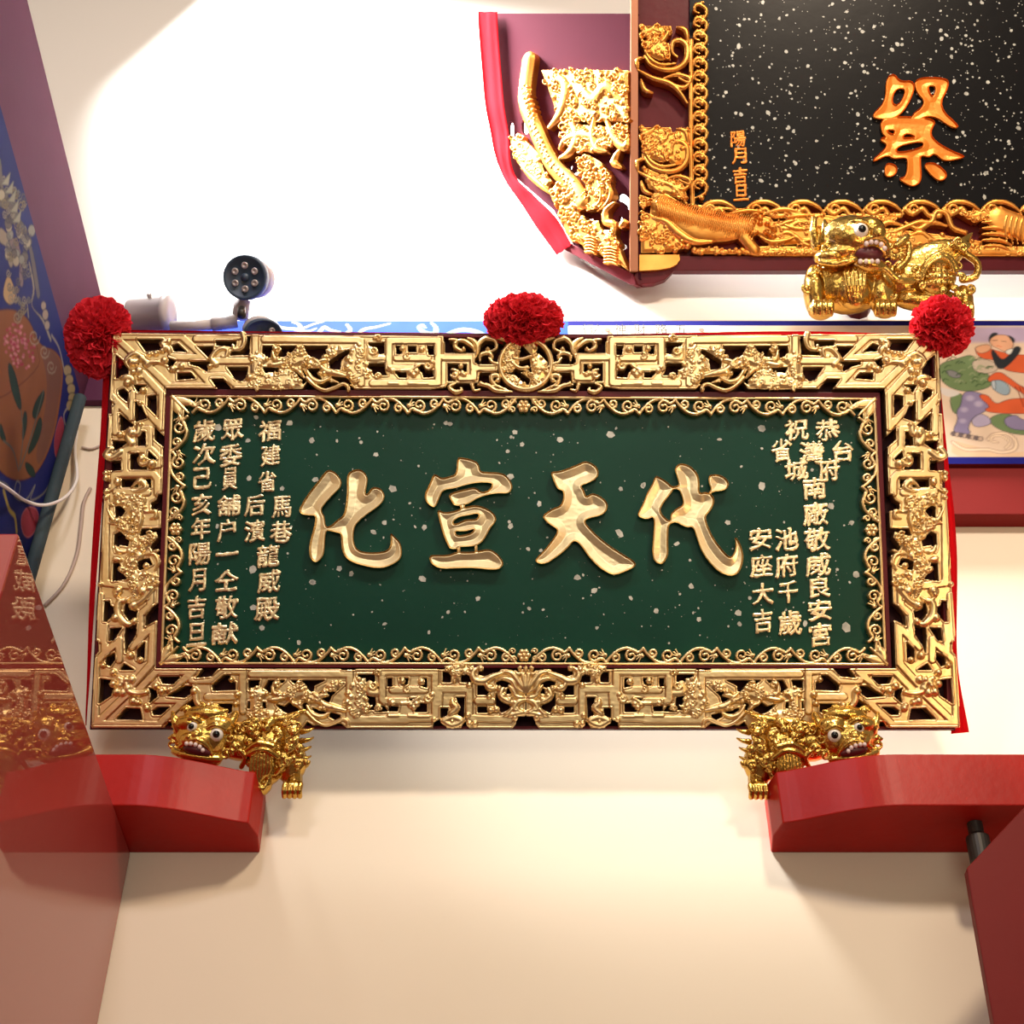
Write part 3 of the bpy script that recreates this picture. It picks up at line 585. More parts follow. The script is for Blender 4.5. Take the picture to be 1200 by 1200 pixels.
HOLES += m6(440, 740, [[(85, 330), (115, 330), (115, 385), (85, 385)], [(170, 330), (230, 330), (225, 370), (180, 375)], [(320, 330), (360, 330), (362, 395), (325, 385)], [(240, 475), (290, 470), (310, 505), (360, 510), (360, 565), (280, 565), (270, 510)], [(0, 525), (60, 525), (85, 560), (0, 565)], [(95, 525), (160, 530), (155, 560), (95, 560)],
 [(430, 240), (510, 240), (510, 265), (440, 265)], [(475, 285), (520, 290), (530, 320), (530, 355), (475, 355)], [(600, 310), (675, 300), (690, 340), (665, 360), (600, 355)], [(460, 540), (510, 540), (500, 600), (460, 605)], [(570, 465), (625, 465), (620, 610), (580, 600), (585, 520)],
 [(405, 690), (412, 640), (465, 615), (490, 650), (500, 690)], [(600, 690), (620, 640), (650, 640), (655, 690)], [(735, 240), (890, 240), (870, 280), (770, 315), (725, 300)], [(720, 380), (770, 380), (800, 420), (780, 445), (720, 445)], [(850, 440), (890, 435), (950, 540), (890, 570), (850, 530)], [(720, 530), (780, 530), (785, 570), (720, 570)],
 [(850, 360), (900, 340), (970, 370), (900, 400), (860, 385)], [(930, 400), (970, 395), (970, 430), (920, 440)], [(920, 235), (1000, 235), (1010, 300), (940, 285)], [(1000, 600), (1060, 600), (1060, 690), (960, 690), (990, 650)]])
HOLES += m6(100, 540, [[(260, 130), (460, 130), (460, 190), (430, 185), (400, 145), (370, 150), (370, 185), (260, 185)], [(560, 240), (560, 350), (470, 350), (465, 300), (500, 280), (520, 240)], [(215, 325), (260, 320), (280, 355), (230, 420), (215, 400)], [(320, 445), (355, 425), (370, 460), (345, 480)],
 [(385, 530), (400, 480), (560, 475), (560, 700), (520, 660), (480, 640), (430, 560)], [(210, 520), (245, 500), (310, 560), (300, 600), (240, 590), (215, 640), (205, 600)], [(200, 720), (240, 720), (260, 790), (290, 830), (195, 845)], [(360, 700), (450, 690), (470, 730), (410, 760), (380, 770)],
 [(40, 140), (165, 140), (165, 190), (125, 195), (40, 195)]])
for h in HOLES: cv.cut(h)
# ---- raised straps of the fretwork
for ox, oy, L in [(100, 370, [(225, 150), (680, 150), (845, 300), (605, 290)]), (100, 370, [(190, 130), (360, 290)]), (100, 370, [(430, 340), (590, 498), (895, 498), (765, 352), (640, 352)]), (100, 370, [(180, 170), (178, 560), (330, 720), (332, 550)]),
  (100, 370, [(540, 560), (540, 790), (415, 650)]), (100, 370, [(400, 400), (545, 560)]), (100, 370, [(400, 800), (452, 800), (452, 930), (520, 1000), (520, 1050), (470, 1055)]), (100, 370, [(335, 870), (335, 930), (280, 950), (280, 1090)]), (100, 370, [(335, 945), (440, 945), (440, 1000)]), (100, 370, [(165, 700), (165, 960), (240, 985)]), (100, 370, [(215, 650), (215, 820)]),
  (100, 370, [(850, 425), (985, 425), (1060, 490), (1160, 490)]), (100, 370, [(920, 320), (1150, 320)]), (100, 370, [(780, 165), (920, 165), (1080, 150)]), (260, 370, [(235, 140), (235, 500)]), (260, 370, [(300, 168), (960, 175)]), (260, 370, [(980, 180), (980, 480)]),
  (440, 370, [(95, 180), (440, 180), (440, 475), (-20, 478)]), (440, 370, [(95, 180), (95, 370)]), (440, 370, [(120, 372), (250, 372)]), (440, 370, [(150, 300), (370, 300)]), (440, 370, [(480, 295), (690, 295), (690, 370), (850, 370)]), (440, 370, [(600, 440), (690, 440), (690, 400)]),
  (100, 680, [(75, 990), (78, 575), (240, 420), (240, 560)]), (100, 680, [(78, 1010), (520, 1015), (700, 842), (500, 842)]), (100, 680, [(90, 1000), (330, 770)]), (100, 680, [(480, 300), (465, 590), (340, 730)]), (100, 680, [(330, 470), (465, 335)]), (100, 680, [(360, 790), (500, 645), (760, 645), (640, 745), (600, 780)]),
  (100, 680, [(750, 705), (900, 705), (985, 635), (1080, 640)]), (100, 680, [(860, 820), (1050, 820)]), (100, 680, [(460, 90), (460, 180), (390, 240), (390, 560)]), (100, 680, [(110, 110), (108, 420)]), (100, 680, [(140, 320), (140, 500)]), (260, 740, [(150, 270), (150, 560)]), (260, 740, [(210, 300), (870, 300)]), (260, 740, [(900, 280), (900, 620), (1300, 620)]),
  (440, 740, [(50, 285), (420, 285), (420, 610), (150, 612)]), (440, 740, [(50, 285), (50, 480)]), (440, 740, [(60, 490), (220, 490)]), (440, 740, [(120, 410), (350, 410)]), (440, 740, [(430, 405), (660, 405), (660, 610), (940, 620)]), (440, 740, [(450, 440), (440, 600)]), (440, 740, [(720, 490), (820, 490)]), (440, 740, [(900, 590), (970, 550)]),
  (100, 540, [(220, 95), (480, 95), (510, 130), (510, 230)]), (100, 540, [(205, 100), (200, 180), (140, 215)]), (100, 540, [(150, 250), (145, 860), (300, 880)]), (100, 540, [(220, 220), (440, 225)])]:
    cv.strap(Z(ox, oy, 6, L), 4.3)
# ---- ornament
def T6(x0, y0, pts, w, hh=.008, tp=None, sm=4): cv.tube(Z(x0, y0, 6, pts), w, hh, tp, sm)
tp = lambda t: 1-.6*t; tb = lambda t: .35+.65*math.sin(math.pi*min(1, t*1.05))
A, B, K, BL, BB, BK_, LM = (100, 370), (260, 370), (440, 370), (100, 680), (260, 740), (440, 740), (100, 540)
# corner knots: a masked boss with curls over the mitre
for (ox, oy), pts in ((A, [(350, 330), (400, 300), (440, 340), (380, 390)]), (BL, [(260, 720), (300, 760), (270, 790), (330, 700)])):
    for x, y in pts: cv.ball(ox+x/6, oy+y/6, 6.5, .013)
for x, y, r in [(455, 275, 4), (500, 270, 4.5), (545, 250, 4.5), (340, 400, 4.5), (385, 440, 4), (300, 478, 5.5), (560, 320, 6), (330, 330, 7), (590, 190, 4), (560, 230, 5), (620, 380, 5.5), (680, 360, 5), (410, 530, 5), (390, 620, 4), (390, 770, 4), (330, 830, 7), (250, 840, 5), (400, 1010, 6), (470, 1045, 7), (150, 1110, 4.5), (150, 1145, 4.5), (230, 1175, 5), (1170, 300, 4.5), (1160, 440, 6), (880, 360, 4)]: cv.ball(A[0]+x/6, A[1]+y/6, r, .009+.001*r)
T6(*A, [(320, 380), (290, 320), (360, 270), (440, 330), (520, 330), (580, 360)], 4, .012, tb); T6(*A, [(250, 440), (320, 440), (350, 480)], 4.5, .011, tb); T6(*A, [(600, 170), (545, 200), (590, 240), (600, 280)], 4, .01, tb)
T6(*A, [(1110, 130), (1120, 180), (1100, 230), (1050, 240), (1040, 210)], 3.6, .009, tp); T6(*A, [(920, 345), (890, 300), (940, 240), (1000, 240), (990, 290), (960, 290)], 3.8, .009, tp)
T6(*A, [(330, 900), (300, 850), (320, 810), (370, 830), (380, 780)], 4.5, .01); T6(*A, [(180, 940), (150, 980), (190, 1000), (250, 960)], 4.2, .009)
T6(*A, [(440, 1040), (400, 1050), (380, 1010), (410, 980)], 3.4, .01, tp)
for x, y, r in [(200, 730, 5.5), (225, 785, 6), (250, 740, 5), (290, 700, 5), (340, 850, 6), (375, 860, 4.5), (440, 900, 5), (430, 880, 4), (320, 530, 5.5), (200, 650, 5), (130, 600, 4), (235, 75, 6.5), (225, 100, 5), (350, 290, 5), (215, 265, 6), (340, 180, 6.5), (400, 70, 5), (540, 780, 5), (590, 770, 4), (500, 745, 5.5), (390, 560, 3.5), (870, 880, 5), (770, 780, 5.5), (1030, 700, 4), (1075, 805, 5), (1060, 870, 4), (410, 80, 6), (450, 60, 5)]: cv.ball(BL[0]+x/6, BL[1]+y/6, r, .009+.001*r)
T6(*BL, [(240, 690), (290, 720), (310, 780), (370, 800), (430, 790)], 3.4, .012); T6(*BL, [(300, 130), (240, 160), (240, 250), (300, 310), (345, 295)], 4.8, .012, tb); T6(*BL, [(330, 180), (390, 150), (440, 100), (470, 60)], 4, .01)
T6(*BL, [(780, 790), (790, 860), (840, 900), (880, 880)], 4.5, .009, tp)
# beast panels, top and bottom
for (ox, oy), dy in ((B, 0), (BB, 130)):
    D = lambda L: [(ox+x/6, oy+(y+dy)/6) for x, y in L]
    if dy == 0: cv.scatter(D([(180, 440), (250, 430), (330, 400), (400, 400), (450, 330), (500, 400), (560, 450), (575, 510), (400, 522), (200, 515)]), 60, 1.6, 3.4, .008, 1)
    else: cv.scatter(D([(200, 430), (330, 420), (420, 430), (440, 470), (420, 540), (200, 545)]), 40, 1.8, 3.4, .008, 1)
    cv.scatter(D([(430, 300), (480, 270), (530, 225), (570, 225), (600, 270), (650, 320), (680, 350), (620, 370), (560, 350), (500, 380), (440, 350)]), 34, 1.4, 3., .011, 2)
    cv.scatter(D([(730, 240), (830, 215), (860, 250), (790, 290), (740, 285)]), 12, 1.4, 2.8, .008, 3)
    cv.scatter(D([(930, 200), (1010, 200), (1020, 360), (1050, 400), (1020, 440), (930, 480), (900, 430), (850, 350), (880, 300)]), 44, 1.8, 3.8, .009, 4)
    cv.scatter(D([(200, 270), (250, 260), (300, 280), (330, 320), (290, 350), (280, 440), (200, 440)]), 22, 1.6, 3.2, .008, 5)
    for L, w_ in (([(360, 250), (370, 300), (400, 320), (440, 310)], 3.6), ([(330, 350), (390, 350), (460, 330)], 3.8), ([(660, 340), (710, 320), (750, 320)], 3.2), ([(690, 350), (730, 390), (800, 410), (890, 430)], 4.6), ([(600, 390), (640, 450), (700, 470), (760, 440)], 3.2), ([(600, 440), (650, 490), (720, 528), (790, 512), (850, 485), (885, 500), (890, 528)], 2.2), ([(500, 380), (540, 390), (580, 440)], 3.2), ([(640, 300), (690, 350), (640, 370)], 3.2)): cv.tube(D(L), w_, .012, tb if w_ > 3 else None, 4)
    for x, y, r in [(725, 295, 3.6), (395, 310, 4.2), (380, 240, 3.4), (720, 410, 3.2), (690, 410, 3), (550, 380, 3.6), (440, 320, 3.5), (780, 400, 4)]: cv.ball(ox+x/6, oy+(y+dy)/6, r, .013)
    cv.curl(ox+1070/6, oy+(250+dy)/6, 5, 200, 1.1, 1.8, .01); cv.curl(ox+1100/6, oy+(165+dy)/6, 4.5, 180, 1., 1.6, .009, sgn=-1); cv.curl(ox+400/6, oy+(240+dy)/6, 4.8, 90, 1., 1.7, .01)
    T6(ox, oy, [(1040, 240+dy), (1040, 300+dy), (1130, 300+dy)], 4, .004)
# key panels
for (ox, oy), dy in ((K, 0), (BK_, 115)):
    for x, y, r in [(190, 235, 4.2), (325, 240, 4.6), (220, 300, 4.2), (375, 360, 4.2), (250, 400, 5), (290, 395, 4.5), (270, 420, 4), (120, 390, 4), (400, 330, 3.4), (100, 370, 3)]: cv.ball(ox+x/6, oy+(y+dy)/6, r, .009)
    cv.curl(ox+370/6, oy+(355+dy)/6, 5, 0, 1., 1.7, .01, sgn=-1); cv.curl(ox+225/6, oy+(295+dy)/6, 4.5, 90, 1, 1.6, .01)
    T6(ox, oy, [(300, 355+dy), (250, 385+dy), (180, 390+dy)], 2, .008)
    for x0, x1, y0, y1 in ((95, 160, 480, 496), (235, 290, 480, 500), (300, 370, 484, 500)): T6(ox, oy, [(x0, y0+dy), (x1, y0+dy)], 2.6, .006, sm=1)
    cv.curl(ox+15/6, oy+(430+dy)/6, 4, 0, 1, 1.6, .009)
# scrolls between the top key panels and the medallion
cv.plate(Z(440, 370, 6, [(490, 262), (700, 262), (700, 330), (740, 345), (860, 345), (860, 400), (735, 405), (725, 475), (580, 475), (580, 400), (640, 400), (640, 330), (490, 330)]))
for L, w_ in (([(520, 170), (570, 180), (560, 220), (600, 250), (630, 240)], 2.6), ([(560, 185), (620, 180), (680, 220), (700, 260)], 2.8), ([(650, 160), (700, 190), (720, 240), (700, 300)], 3), ([(720, 260), (730, 200), (780, 160), (840, 170)], 2.8), ([(780, 165), (840, 180), (850, 230), (810, 255), (795, 235)], 2.4), ([(735, 320), (740, 280), (790, 265), (820, 290), (810, 325)], 2.6),
  ([(560, 480), (520, 505), (560, 540), (605, 530), (600, 510)], 2.6), ([(680, 490), (695, 530), (735, 522)], 2.2), ([(720, 488), (790, 495), (850, 530), (960, 537)], 2.8), ([(900, 520), (830, 480), (815, 430), (860, 425), (865, 460), (840, 465)], 2.6), ([(740, 480), (800, 500), (860, 500), (930, 530)], 2.4), ([(540, 380), (580, 400), (560, 440), (530, 420)], 2.6), ([(860, 345), (820, 330), (800, 300)], 2.4), ([(850, 160), (900, 170), (930, 190)], 2.6)): T6(*K, L, w_, .01, tb if w_ > 2.5 else tp)
for x, y, r in [(560, 415, 3.6), (610, 410, 3.6), (625, 420, 3), (790, 240, 2.6), (620, 240, 2.6), (560, 200, 2.6), (860, 460, 2.6), (600, 360, 3), (905, 170, 3)]: cv.ball(K[0]+x/6, K[1]+y/6, r, .012)
# bottom centre: vase of leaves and scrolls
for L, w_ in (([(1056, 430), (1040, 330), (1035, 290)], 4), ([(1050, 430), (1010, 360), (960, 300), (900, 280)], 4.5), ([(1045, 435), (990, 400), (960, 350), (900, 330), (850, 345)], 3.4), ([(960, 430), (1000, 460), (1056, 465)], 3.4), ([(900, 290), (820, 320), (760, 350), (700, 340), (685, 290), (720, 255)], 4.8), ([(770, 350), (800, 400), (860, 400)], 3.6), ([(900, 400), (880, 450), (930, 490), (990, 510)], 4), ([(940, 380), (970, 420), (1000, 460)], 3), ([(1056, 480), (1000, 500), (980, 550), (1056, 565)], 4.5), ([(970, 530), (940, 570), (900, 600)], 3), ([(990, 520), (1010, 560), (1056, 570)], 3), ([(930, 600), (1000, 575), (1056, 580)], 4), ([(1020, 250), (1010, 270)], 2.4), ([(1056, 245), (1056, 300)], 2.6), ([(1030, 290), (1000, 300), (980, 280)], 2.5)): T6(*BK_, L, w_, .011, tb)
for x, y, r in [(870, 400, 4), (810, 390, 4.5), (800, 460, 4), (940, 480, 5), (975, 500, 4.5), (900, 450, 4), (700, 350, 4), (740, 260, 3.5), (660, 380, 3.6), (850, 550, 4.6), (810, 555, 4.5), (980, 605, 3.8), (650, 590, 3.5), (660, 650, 4), (700, 650, 3.6), (410, 620, 3)]: cv.ball(BK_[0]+x/6, BK_[1]+y/6, r, .011)
T6(*BK_, [(540, 480), (545, 510), (570, 540), (530, 580), (520, 600)], 4.4, .011, tb); T6(*BK_, [(480, 630), (540, 660), (605, 630), (540, 605), (480, 630)], 3.8, .008); cv.flower(BK_[0]+540/6, BK_[1]+632/6, 7)
cv.scatter(Z(440, 740, 6, [(485, 245), (560, 235), (690, 240), (680, 290), (600, 310), (600, 355), (530, 355), (540, 310)]), 26, 1.8, 3.6, .009, 8)
# side rails: dragons and flowers
cv.scatter(Z(100, 540, 6, [(215, 240), (330, 230), (440, 260), (430, 330), (470, 370), (400, 380), (390, 470), (350, 500), (330, 430), (280, 340), (220, 300), (160, 330)]), 55, 1.8, 3.8, .011, 11)
cv.scatter(Z(100, 540, 6, [(220, 420), (310, 380), (330, 460), (350, 530), (400, 530), (500, 500), (510, 540), (440, 630), (340, 660), (300, 640), (320, 560), (250, 500), (210, 480)]), 60, 1.8, 3.8, .012, 12)
cv.scatter(Z(100, 540, 6, [(300, 650), (380, 670), (360, 760), (420, 790), (510, 800), (510, 860), (440, 900), (340, 960), (300, 900), (330, 840), (290, 800), (260, 740)]), 55, 1.8, 3.8, .011, 13)
for L, w_ in (([(370, 340), (395, 400), (375, 500)], 3.4), ([(420, 660), (490, 660), (520, 720), (490, 770)], 2.4), ([(215, 600), (240, 640), (290, 640)], 3), ([(200, 690), (260, 700)], 3.6), ([(330, 190), (370, 150), (400, 145), (430, 190), (370, 220), (330, 215)], 3.4), ([(450, 360), (500, 360), (500, 400), (460, 410)], 2.6), ([(270, 790), (250, 760), (290, 760)], 3), ([(520, 630), (470, 650)], 2.2), ([(160, 340), (190, 400), (220, 440), (170, 440)], 2.6), ([(220, 960), (270, 990), (320, 960)], 3)): T6(*LM, L, w_, .011, tb)
for x, y, r in [(380, 670, 7), (430, 740, 4.5), (320, 720, 5), (225, 920, 6.5), (390, 315, 6), (150, 90, 4.5), (150, 120, 4), (230, 145, 5), (110, 870, 4), (150, 220, 3.5), (150, 260, 3.5), (385, 150, 4)]: cv.ball(LM[0]+x/6, LM[1]+y/6, r, .012)
cv.mir = None
# medallion
for k in range(48):
    a0, a1 = k*2*math.pi/48, (k+1)*2*math.pi/48
    cv.tube([(616+30*math.cos(a0), 427.5+29.5*math.sin(a0)), (616+30*math.cos(a1), 427.5+29.5*math.sin(a1))], 2.9, .012, None, 1)
M6 = lambda L: Z(600, 370, 6, L)
cv.scatter(Z(440, 370, 6, [(890, 240), (960, 200), (1030, 190), (1010, 260), (1010, 340), (960, 400), (900, 400), (880, 320)]), 34, 1.6, 3.4, .010, 21)
cv.scatter(M6([(60, 400), (140, 400), (120, 280), (190, 270), (250, 330), (240, 420), (180, 500), (110, 510), (130, 450)]), 40, 1.6, 3.4, .010, 22)
cv.scatter(M6([(60, 190), (150, 190), (180, 230), (150, 290), (110, 250)]), 12, 1.6, 3., .010, 23); cv.scatter(Z(440, 370, 6, [(880, 400), (980, 420), (1060, 490), (1120, 500), (1080, 515), (960, 500)]), 20, 1.4, 2.8, .009, 24)
cv.tube(M6([(0, 300), (60, 310), (130, 290)]), 2, .01); cv.tube(M6([(0, 330), (50, 370), (110, 370)]), 2.4, .01)
# split into carved pieces
lx = lambda px, py=427: GP.loc((px, py), .008)[0]; ly = lambda px, py: GP.loc((px, py), .008)[1]
xs_ = [lx(x) for x in (285, 433, 520, 582, 650)]; xs_ += [2*MC-xs_[k] for k in (2, 1, 0)]; xb = [lx(x, 820) for x in (278, 432, 510, 560)]; xb += [2*MC-x for x in xb[::-1]]
yt = ly(400, 460.5); yb = ly(400, 781); ys = [ly(120, y) for y in (548, 700)]; vsc = GP.loc((133, 391)), GP.loc((107, 853))
def segs(x, y):
    ax = np.abs(x-MC); TL = GP.loc((133, 391), .008); ti = GP.loc((195, 456), .008); BLc = GP.loc((107, 853), .008); bi = GP.loc((183, 783), .008)
    xm = np.minimum(x, 2*MC-x)
    sT = (y-TL[1])-(ti[1]-TL[1])/(ti[0]-TL[0])*(xm-TL[0]); sB = (y-BLc[1])-(bi[1]-BLc[1])/(bi[0]-BLc[0])*(xm-BLc[0])
    top = (sT > 0) & (y > (yt+yb)/2); bot = (sB < 0) & (y < (yt+yb)/2)
    r = np.where(top, 10+np.digitize(x, np.sort(xs_)), np.where(bot, 30+np.digitize(x, np.sort(xb)), np.where(x < MC, 50, 60)+np.digitize(y, np.sort(ys))))
    return r
cv.S1 -= .0012
for sv, o in cv.build('carved_panel', GOLD, plq, -.03, segs):
    k = sv % 10 if sv < 30 else (sv-30 if sv < 50 else -1)
    o.name = ('side_panel' if sv >= 50 else ['corner_fret', 'beast_panel', 'key_panel', 'scroll_panel', 'medallion', 'scroll_panel', 'key_panel', 'beast_panel', 'corner_fret'][sv-10] if sv < 30 else ['corner_fret', 'beast_panel', 'key_panel', 'flower_panel', 'vase_panel', 'flower_panel', 'key_panel', 'beast_panel', 'corner_fret'][sv-30])
del cv
# ---- inner scroll border
cb = Carve(GP, [(180, 455), (1050, 790)], .0014, .004, .0)
def strip(p0, p1, inward, mirror_mid=True):
    """vine scroll between pixel points p0,p1; inward = unit pixel vector to the panel"""
    p0 = np.array(p0, float); p1 = np.array(p1, float); L = np.linalg.norm(p1-p0); e = (p1-p0)/L; n = np.array(inward, float)
    q = lambda s_, h: tuple(p0+e*s_+n*h)
    half = L/2; nu = max(2, int(round((half-10)/42))); U = (half-10)/nu
    for sd in (0, 1):
        f = (lambda s_, h: q(half-s_, h)) if sd == 0 else (lambda s_, h: q(half+s_, h))
        for k in range(nu):
            a = 10+k*U; fl = k % 2 == 0; g_ = (lambda s_, h, fl=fl: f(s_, h if fl else 21-h))
            cb.tube([g_(a, 2), g_(a+.12*U, 9), g_(a+.35*U, 17), g_(a+.6*U, 19), g_(a+.85*U, 14), g_(a+U, 19)], 1.6, .005, None, 4)
            cc = g_(a+.72*U, 9); sp = []
            for i in range(16):
                t = i/15; an = math.pi*2*1.25*t; rr = 8*(1-.75*t); d_ = (rr*math.cos(an+.8), rr*math.sin(an+.8)*(1 if fl else -1)); sp.append(tuple(np.array(g_(a+.68*U, 10))+e*(d_[0]*(1 if sd else -1))+n*d_[1]))
            cb.tube(sp, 1.5, .005, lambda t: 1-.3*t, 1); cb.ball(*sp[-1], 1.9, .005)
            sp = []
            for i in range(12):
                t = i/11; an = math.pi*2*1.1*t; rr = 5.6*(1-.7*t); d_ = (rr*math.cos(an-2), rr*math.sin(an-2)*(-1 if fl else 1)); sp.append(tuple(np.array(g_(a+.25*U, 7.5))+e*(d_[0]*(1 if sd else -1))+n*d_[1]))
            cb.tube(sp, 1.35, .0045, None, 1); cb.ball(*sp[-1], 1.7, .005)
            for j in range(3): cb.tube([g_(a+.98*U, 12), g_(a+(.88-.06*j)*U, 3+3*j)], 1.1, .004, lambda t: 1-.5*t, 1)
            cb.ball(*g_(a+.98*U, 10), 2, .006)
    cb.flower(*q(half, 10.5), 8); 
    for s_ in (-13, 13): cb.curl(*q(half+s_, 6), 4, 0, 1, 1.1, .004); cb.curl(*q(half+s_, 15), 4, 180, 1, 1.1, .004, sgn=-1)
    cb.tube([q(-22, .6), q(L+22, .6)], 1.3, .006, None, 1)
strip((226, 464), (1001, 467), (0, 1)); strip((215, 778), (1013, 779), (0, -1)); strip((200.5, 488), (190, 752), (1, .0)); strip((1026, 490), (1037, 752), (-1, 0))
for (x, y, sx, sy) in ((202, 465, 1, 1), (1025, 468, -1, 1), (189, 777, 1, -1), (1039, 778, -1, -1)):
    for a, b in ((20, 8), (8, 20)):
        cb.tube([(x+sx*2, y+sy*2), (x+sx*a*.6, y+sy*b*.6), (x+sx*a*1.25, y+sy*b*1.0)], 5.2, .006, tb); cb.tube([(x+sx*a*.8, y+sy*b*.8), (x+sx*a*1.4, y+sy*(b*1.4)), (x+sx*a*1.65, y+sy*b*.6)], 1.3, .005)
    cb.tube([(x, y), (x+sx*10, y+sy*10), (x+sx*19, y+sy*19)], 2.6, .008, tp)
cb.build('scroll_border', GOLD, plq, -.022, lambda x, y: np.where(y > ly(600, 487), 1, np.where(y < ly(600, 757), 2, np.where(x < MC, 3, 4))), groove=False, zoff=-.004)
del cb
# ---- the four large characters
def bigchar(outers, holes, seed, GP=GP, mm=GOLDC, par=plq, g=.0013):
    allp = np.array([p for o_ in outers for p in o_]); c = Carve(GP, [allp.min(0)-4, allp.max(0)+4], g, .008, 0.)
    for o_ in outers:
        Q = chaikin(GP.loc(np.array(o_)), 2); c.S1 = np.maximum(c.S1, sdf(Q, c.X, c.Y))
    for h in holes: c.cut(h, 2)
    d = c.S1.copy(); c.S2 = np.full(d.shape, -1.)
    c.base = .008; c.S1 = d
    # dished face: rounded rim, hollow middle
    c.S2 = d; c.H2 = .004+.0075*np.sqrt(np.clip(1-(1-np.clip(d/.005, 0, 1))**2, 0, 1))-.004*np.clip((d-.005)/.02, 0, 1)+.0004*noise2(c.X, c.Y, 45, seed)
    c.S1 = np.full(d.shape, -1.)
    c.base = .004
    c.build('large_character', mm, par, -.001, groove=False, rough=.00008, zoff=-.021+.001)
ZB = lambda x, pts: Z(x, 530, 8, pts)
bigchar([ZB(340, [(340,165),(385,165),(440,200),(485,270),(470,330),(420,375),(340,460),(290,525),(295,560),(320,590),(330,700),(380,690),(440,630),(495,600),(520,520),(535,350),(530,270),(540,195),(590,165),(650,155),(700,185),(728,240),(720,300),(700,390),(725,390),(760,335),(800,322),(860,345),(888,400),(875,455),(820,510),(730,570),(650,635),(605,690),(590,760),(595,850),(625,910),(690,935),(800,940),(900,925),(935,890),(945,830),(935,745),(985,795),(1030,840),(1048,920),(1040,990),(980,1040),(880,1082),(780,1082),(680,1060),(580,1030),(510,980),(480,890),(478,760),(430,750),(370,735),(335,735),(325,800),(320,930),(300,985),(245,1035),(195,1010),(175,930),(185,830),(225,700),(240,590),(180,590),(100,580),(80,540),(110,480),(180,370),(270,260)])], [], 1)
bigchar([ZB(485, [(405,50),(440,45),(540,65),(610,100),(620,180),(700,185),(820,190),(880,225),(925,300),(920,350),(880,385),(780,380),(680,400),(590,430),(540,465),(470,495),(375,500),(355,460),(320,405),(360,375),(480,345),(575,325),(625,365),(660,372),(715,345),(738,292),(700,281),(600,280),(480,305),(385,335),(270,350),(240,420),(200,520),(150,500),(105,450),(100,390),(140,310),(180,210),(210,205),(260,245),(330,225),(400,205)]),
 ZB(485, [(215,545),(245,545),(290,565),(380,550),(470,515),(570,492),(650,510),(730,550),(770,600),(770,650),(720,700),(680,780),(640,840),(570,880),(420,885),(400,905),(345,905),(320,880),(270,760),(240,640)]),
 ZB(485, [(145,970),(190,960),(320,965),(400,930),(530,935),(620,920),(700,905),(760,930),(820,990),(845,1050),(800,1095),(720,1100),(560,1080),(400,1085),(240,1090),(170,1050),(145,1010)]),
 ZB(485, [(430, 480), (480, 480), (475, 530), (435, 530)]), ZB(485, [(405, 860), (435, 860), (435, 950), (405, 950)]), ZB(485, [(570, 860), (595, 860), (595, 940), (570, 940)])],
 [ZB(485, [(370,640),(430,600),(500,590),(608,568),(605,600),(580,630),(490,625),(420,660),(370,672)]), ZB(485, [(385,735),(440,740),(500,735),(575,712),(540,755),(470,775),(400,780)])], 2)
bigchar([ZB(615, [(245,180),(320,178),(420,145),(520,100),(570,80),(630,100),(680,140),(698,200),(670,245),(600,285),(520,310),(555,350),(575,420),(620,385),(660,385),(740,430),(780,480),(775,540),(720,590),(620,610),(555,640),(600,700),(700,800),(820,890),(930,960),(1030,1020),(1048,1065),(960,1110),(850,1150),(790,1135),(700,1080),(600,980),(530,870),(465,815),(400,900),(300,980),(190,1050),(110,1035),(95,1000),(180,920),(260,820),(320,725),(240,680),(165,610),(180,580),(260,525),(350,495),(370,360),(310,345),(280,290),(248,210)])], [], 3)
bigchar([ZB(740, [(225,215),(260,230),(330,270),(385,325),(435,310),(450,300),(420,200),(405,160),(430,115),(480,100),(560,130),(625,200),(640,280),(635,385),(690,370),(745,385),(780,430),(775,490),(740,550),(690,600),(720,700),(780,820),(850,910),(910,975),(940,980),(975,920),(980,850),(965,785),(1010,830),(1045,920),(1052,1010),(1030,1090),(990,1145),(920,1160),(820,1120),(740,1040),(660,930),(620,820),(580,690),(530,705),(470,680),(420,650),(370,665),(345,700),(345,880),(348,960),(310,1030),(270,1052),(210,1015),(195,930),(205,800),(220,590),(150,630),(70,605),(58,570),(110,480),(150,370),(200,290)]),
 ZB(740, [(725,215),(780,203),(850,215),(900,255),(918,300),(900,340),(850,360),(770,365),(735,400),(715,385),(755,340),(725,290)])], [ZB(740, [(400,345),(450,345),(480,420),(490,490),(430,520),(365,575),(370,640),(340,635),(265,555),(290,490),(350,410),(395,350)])], 4)
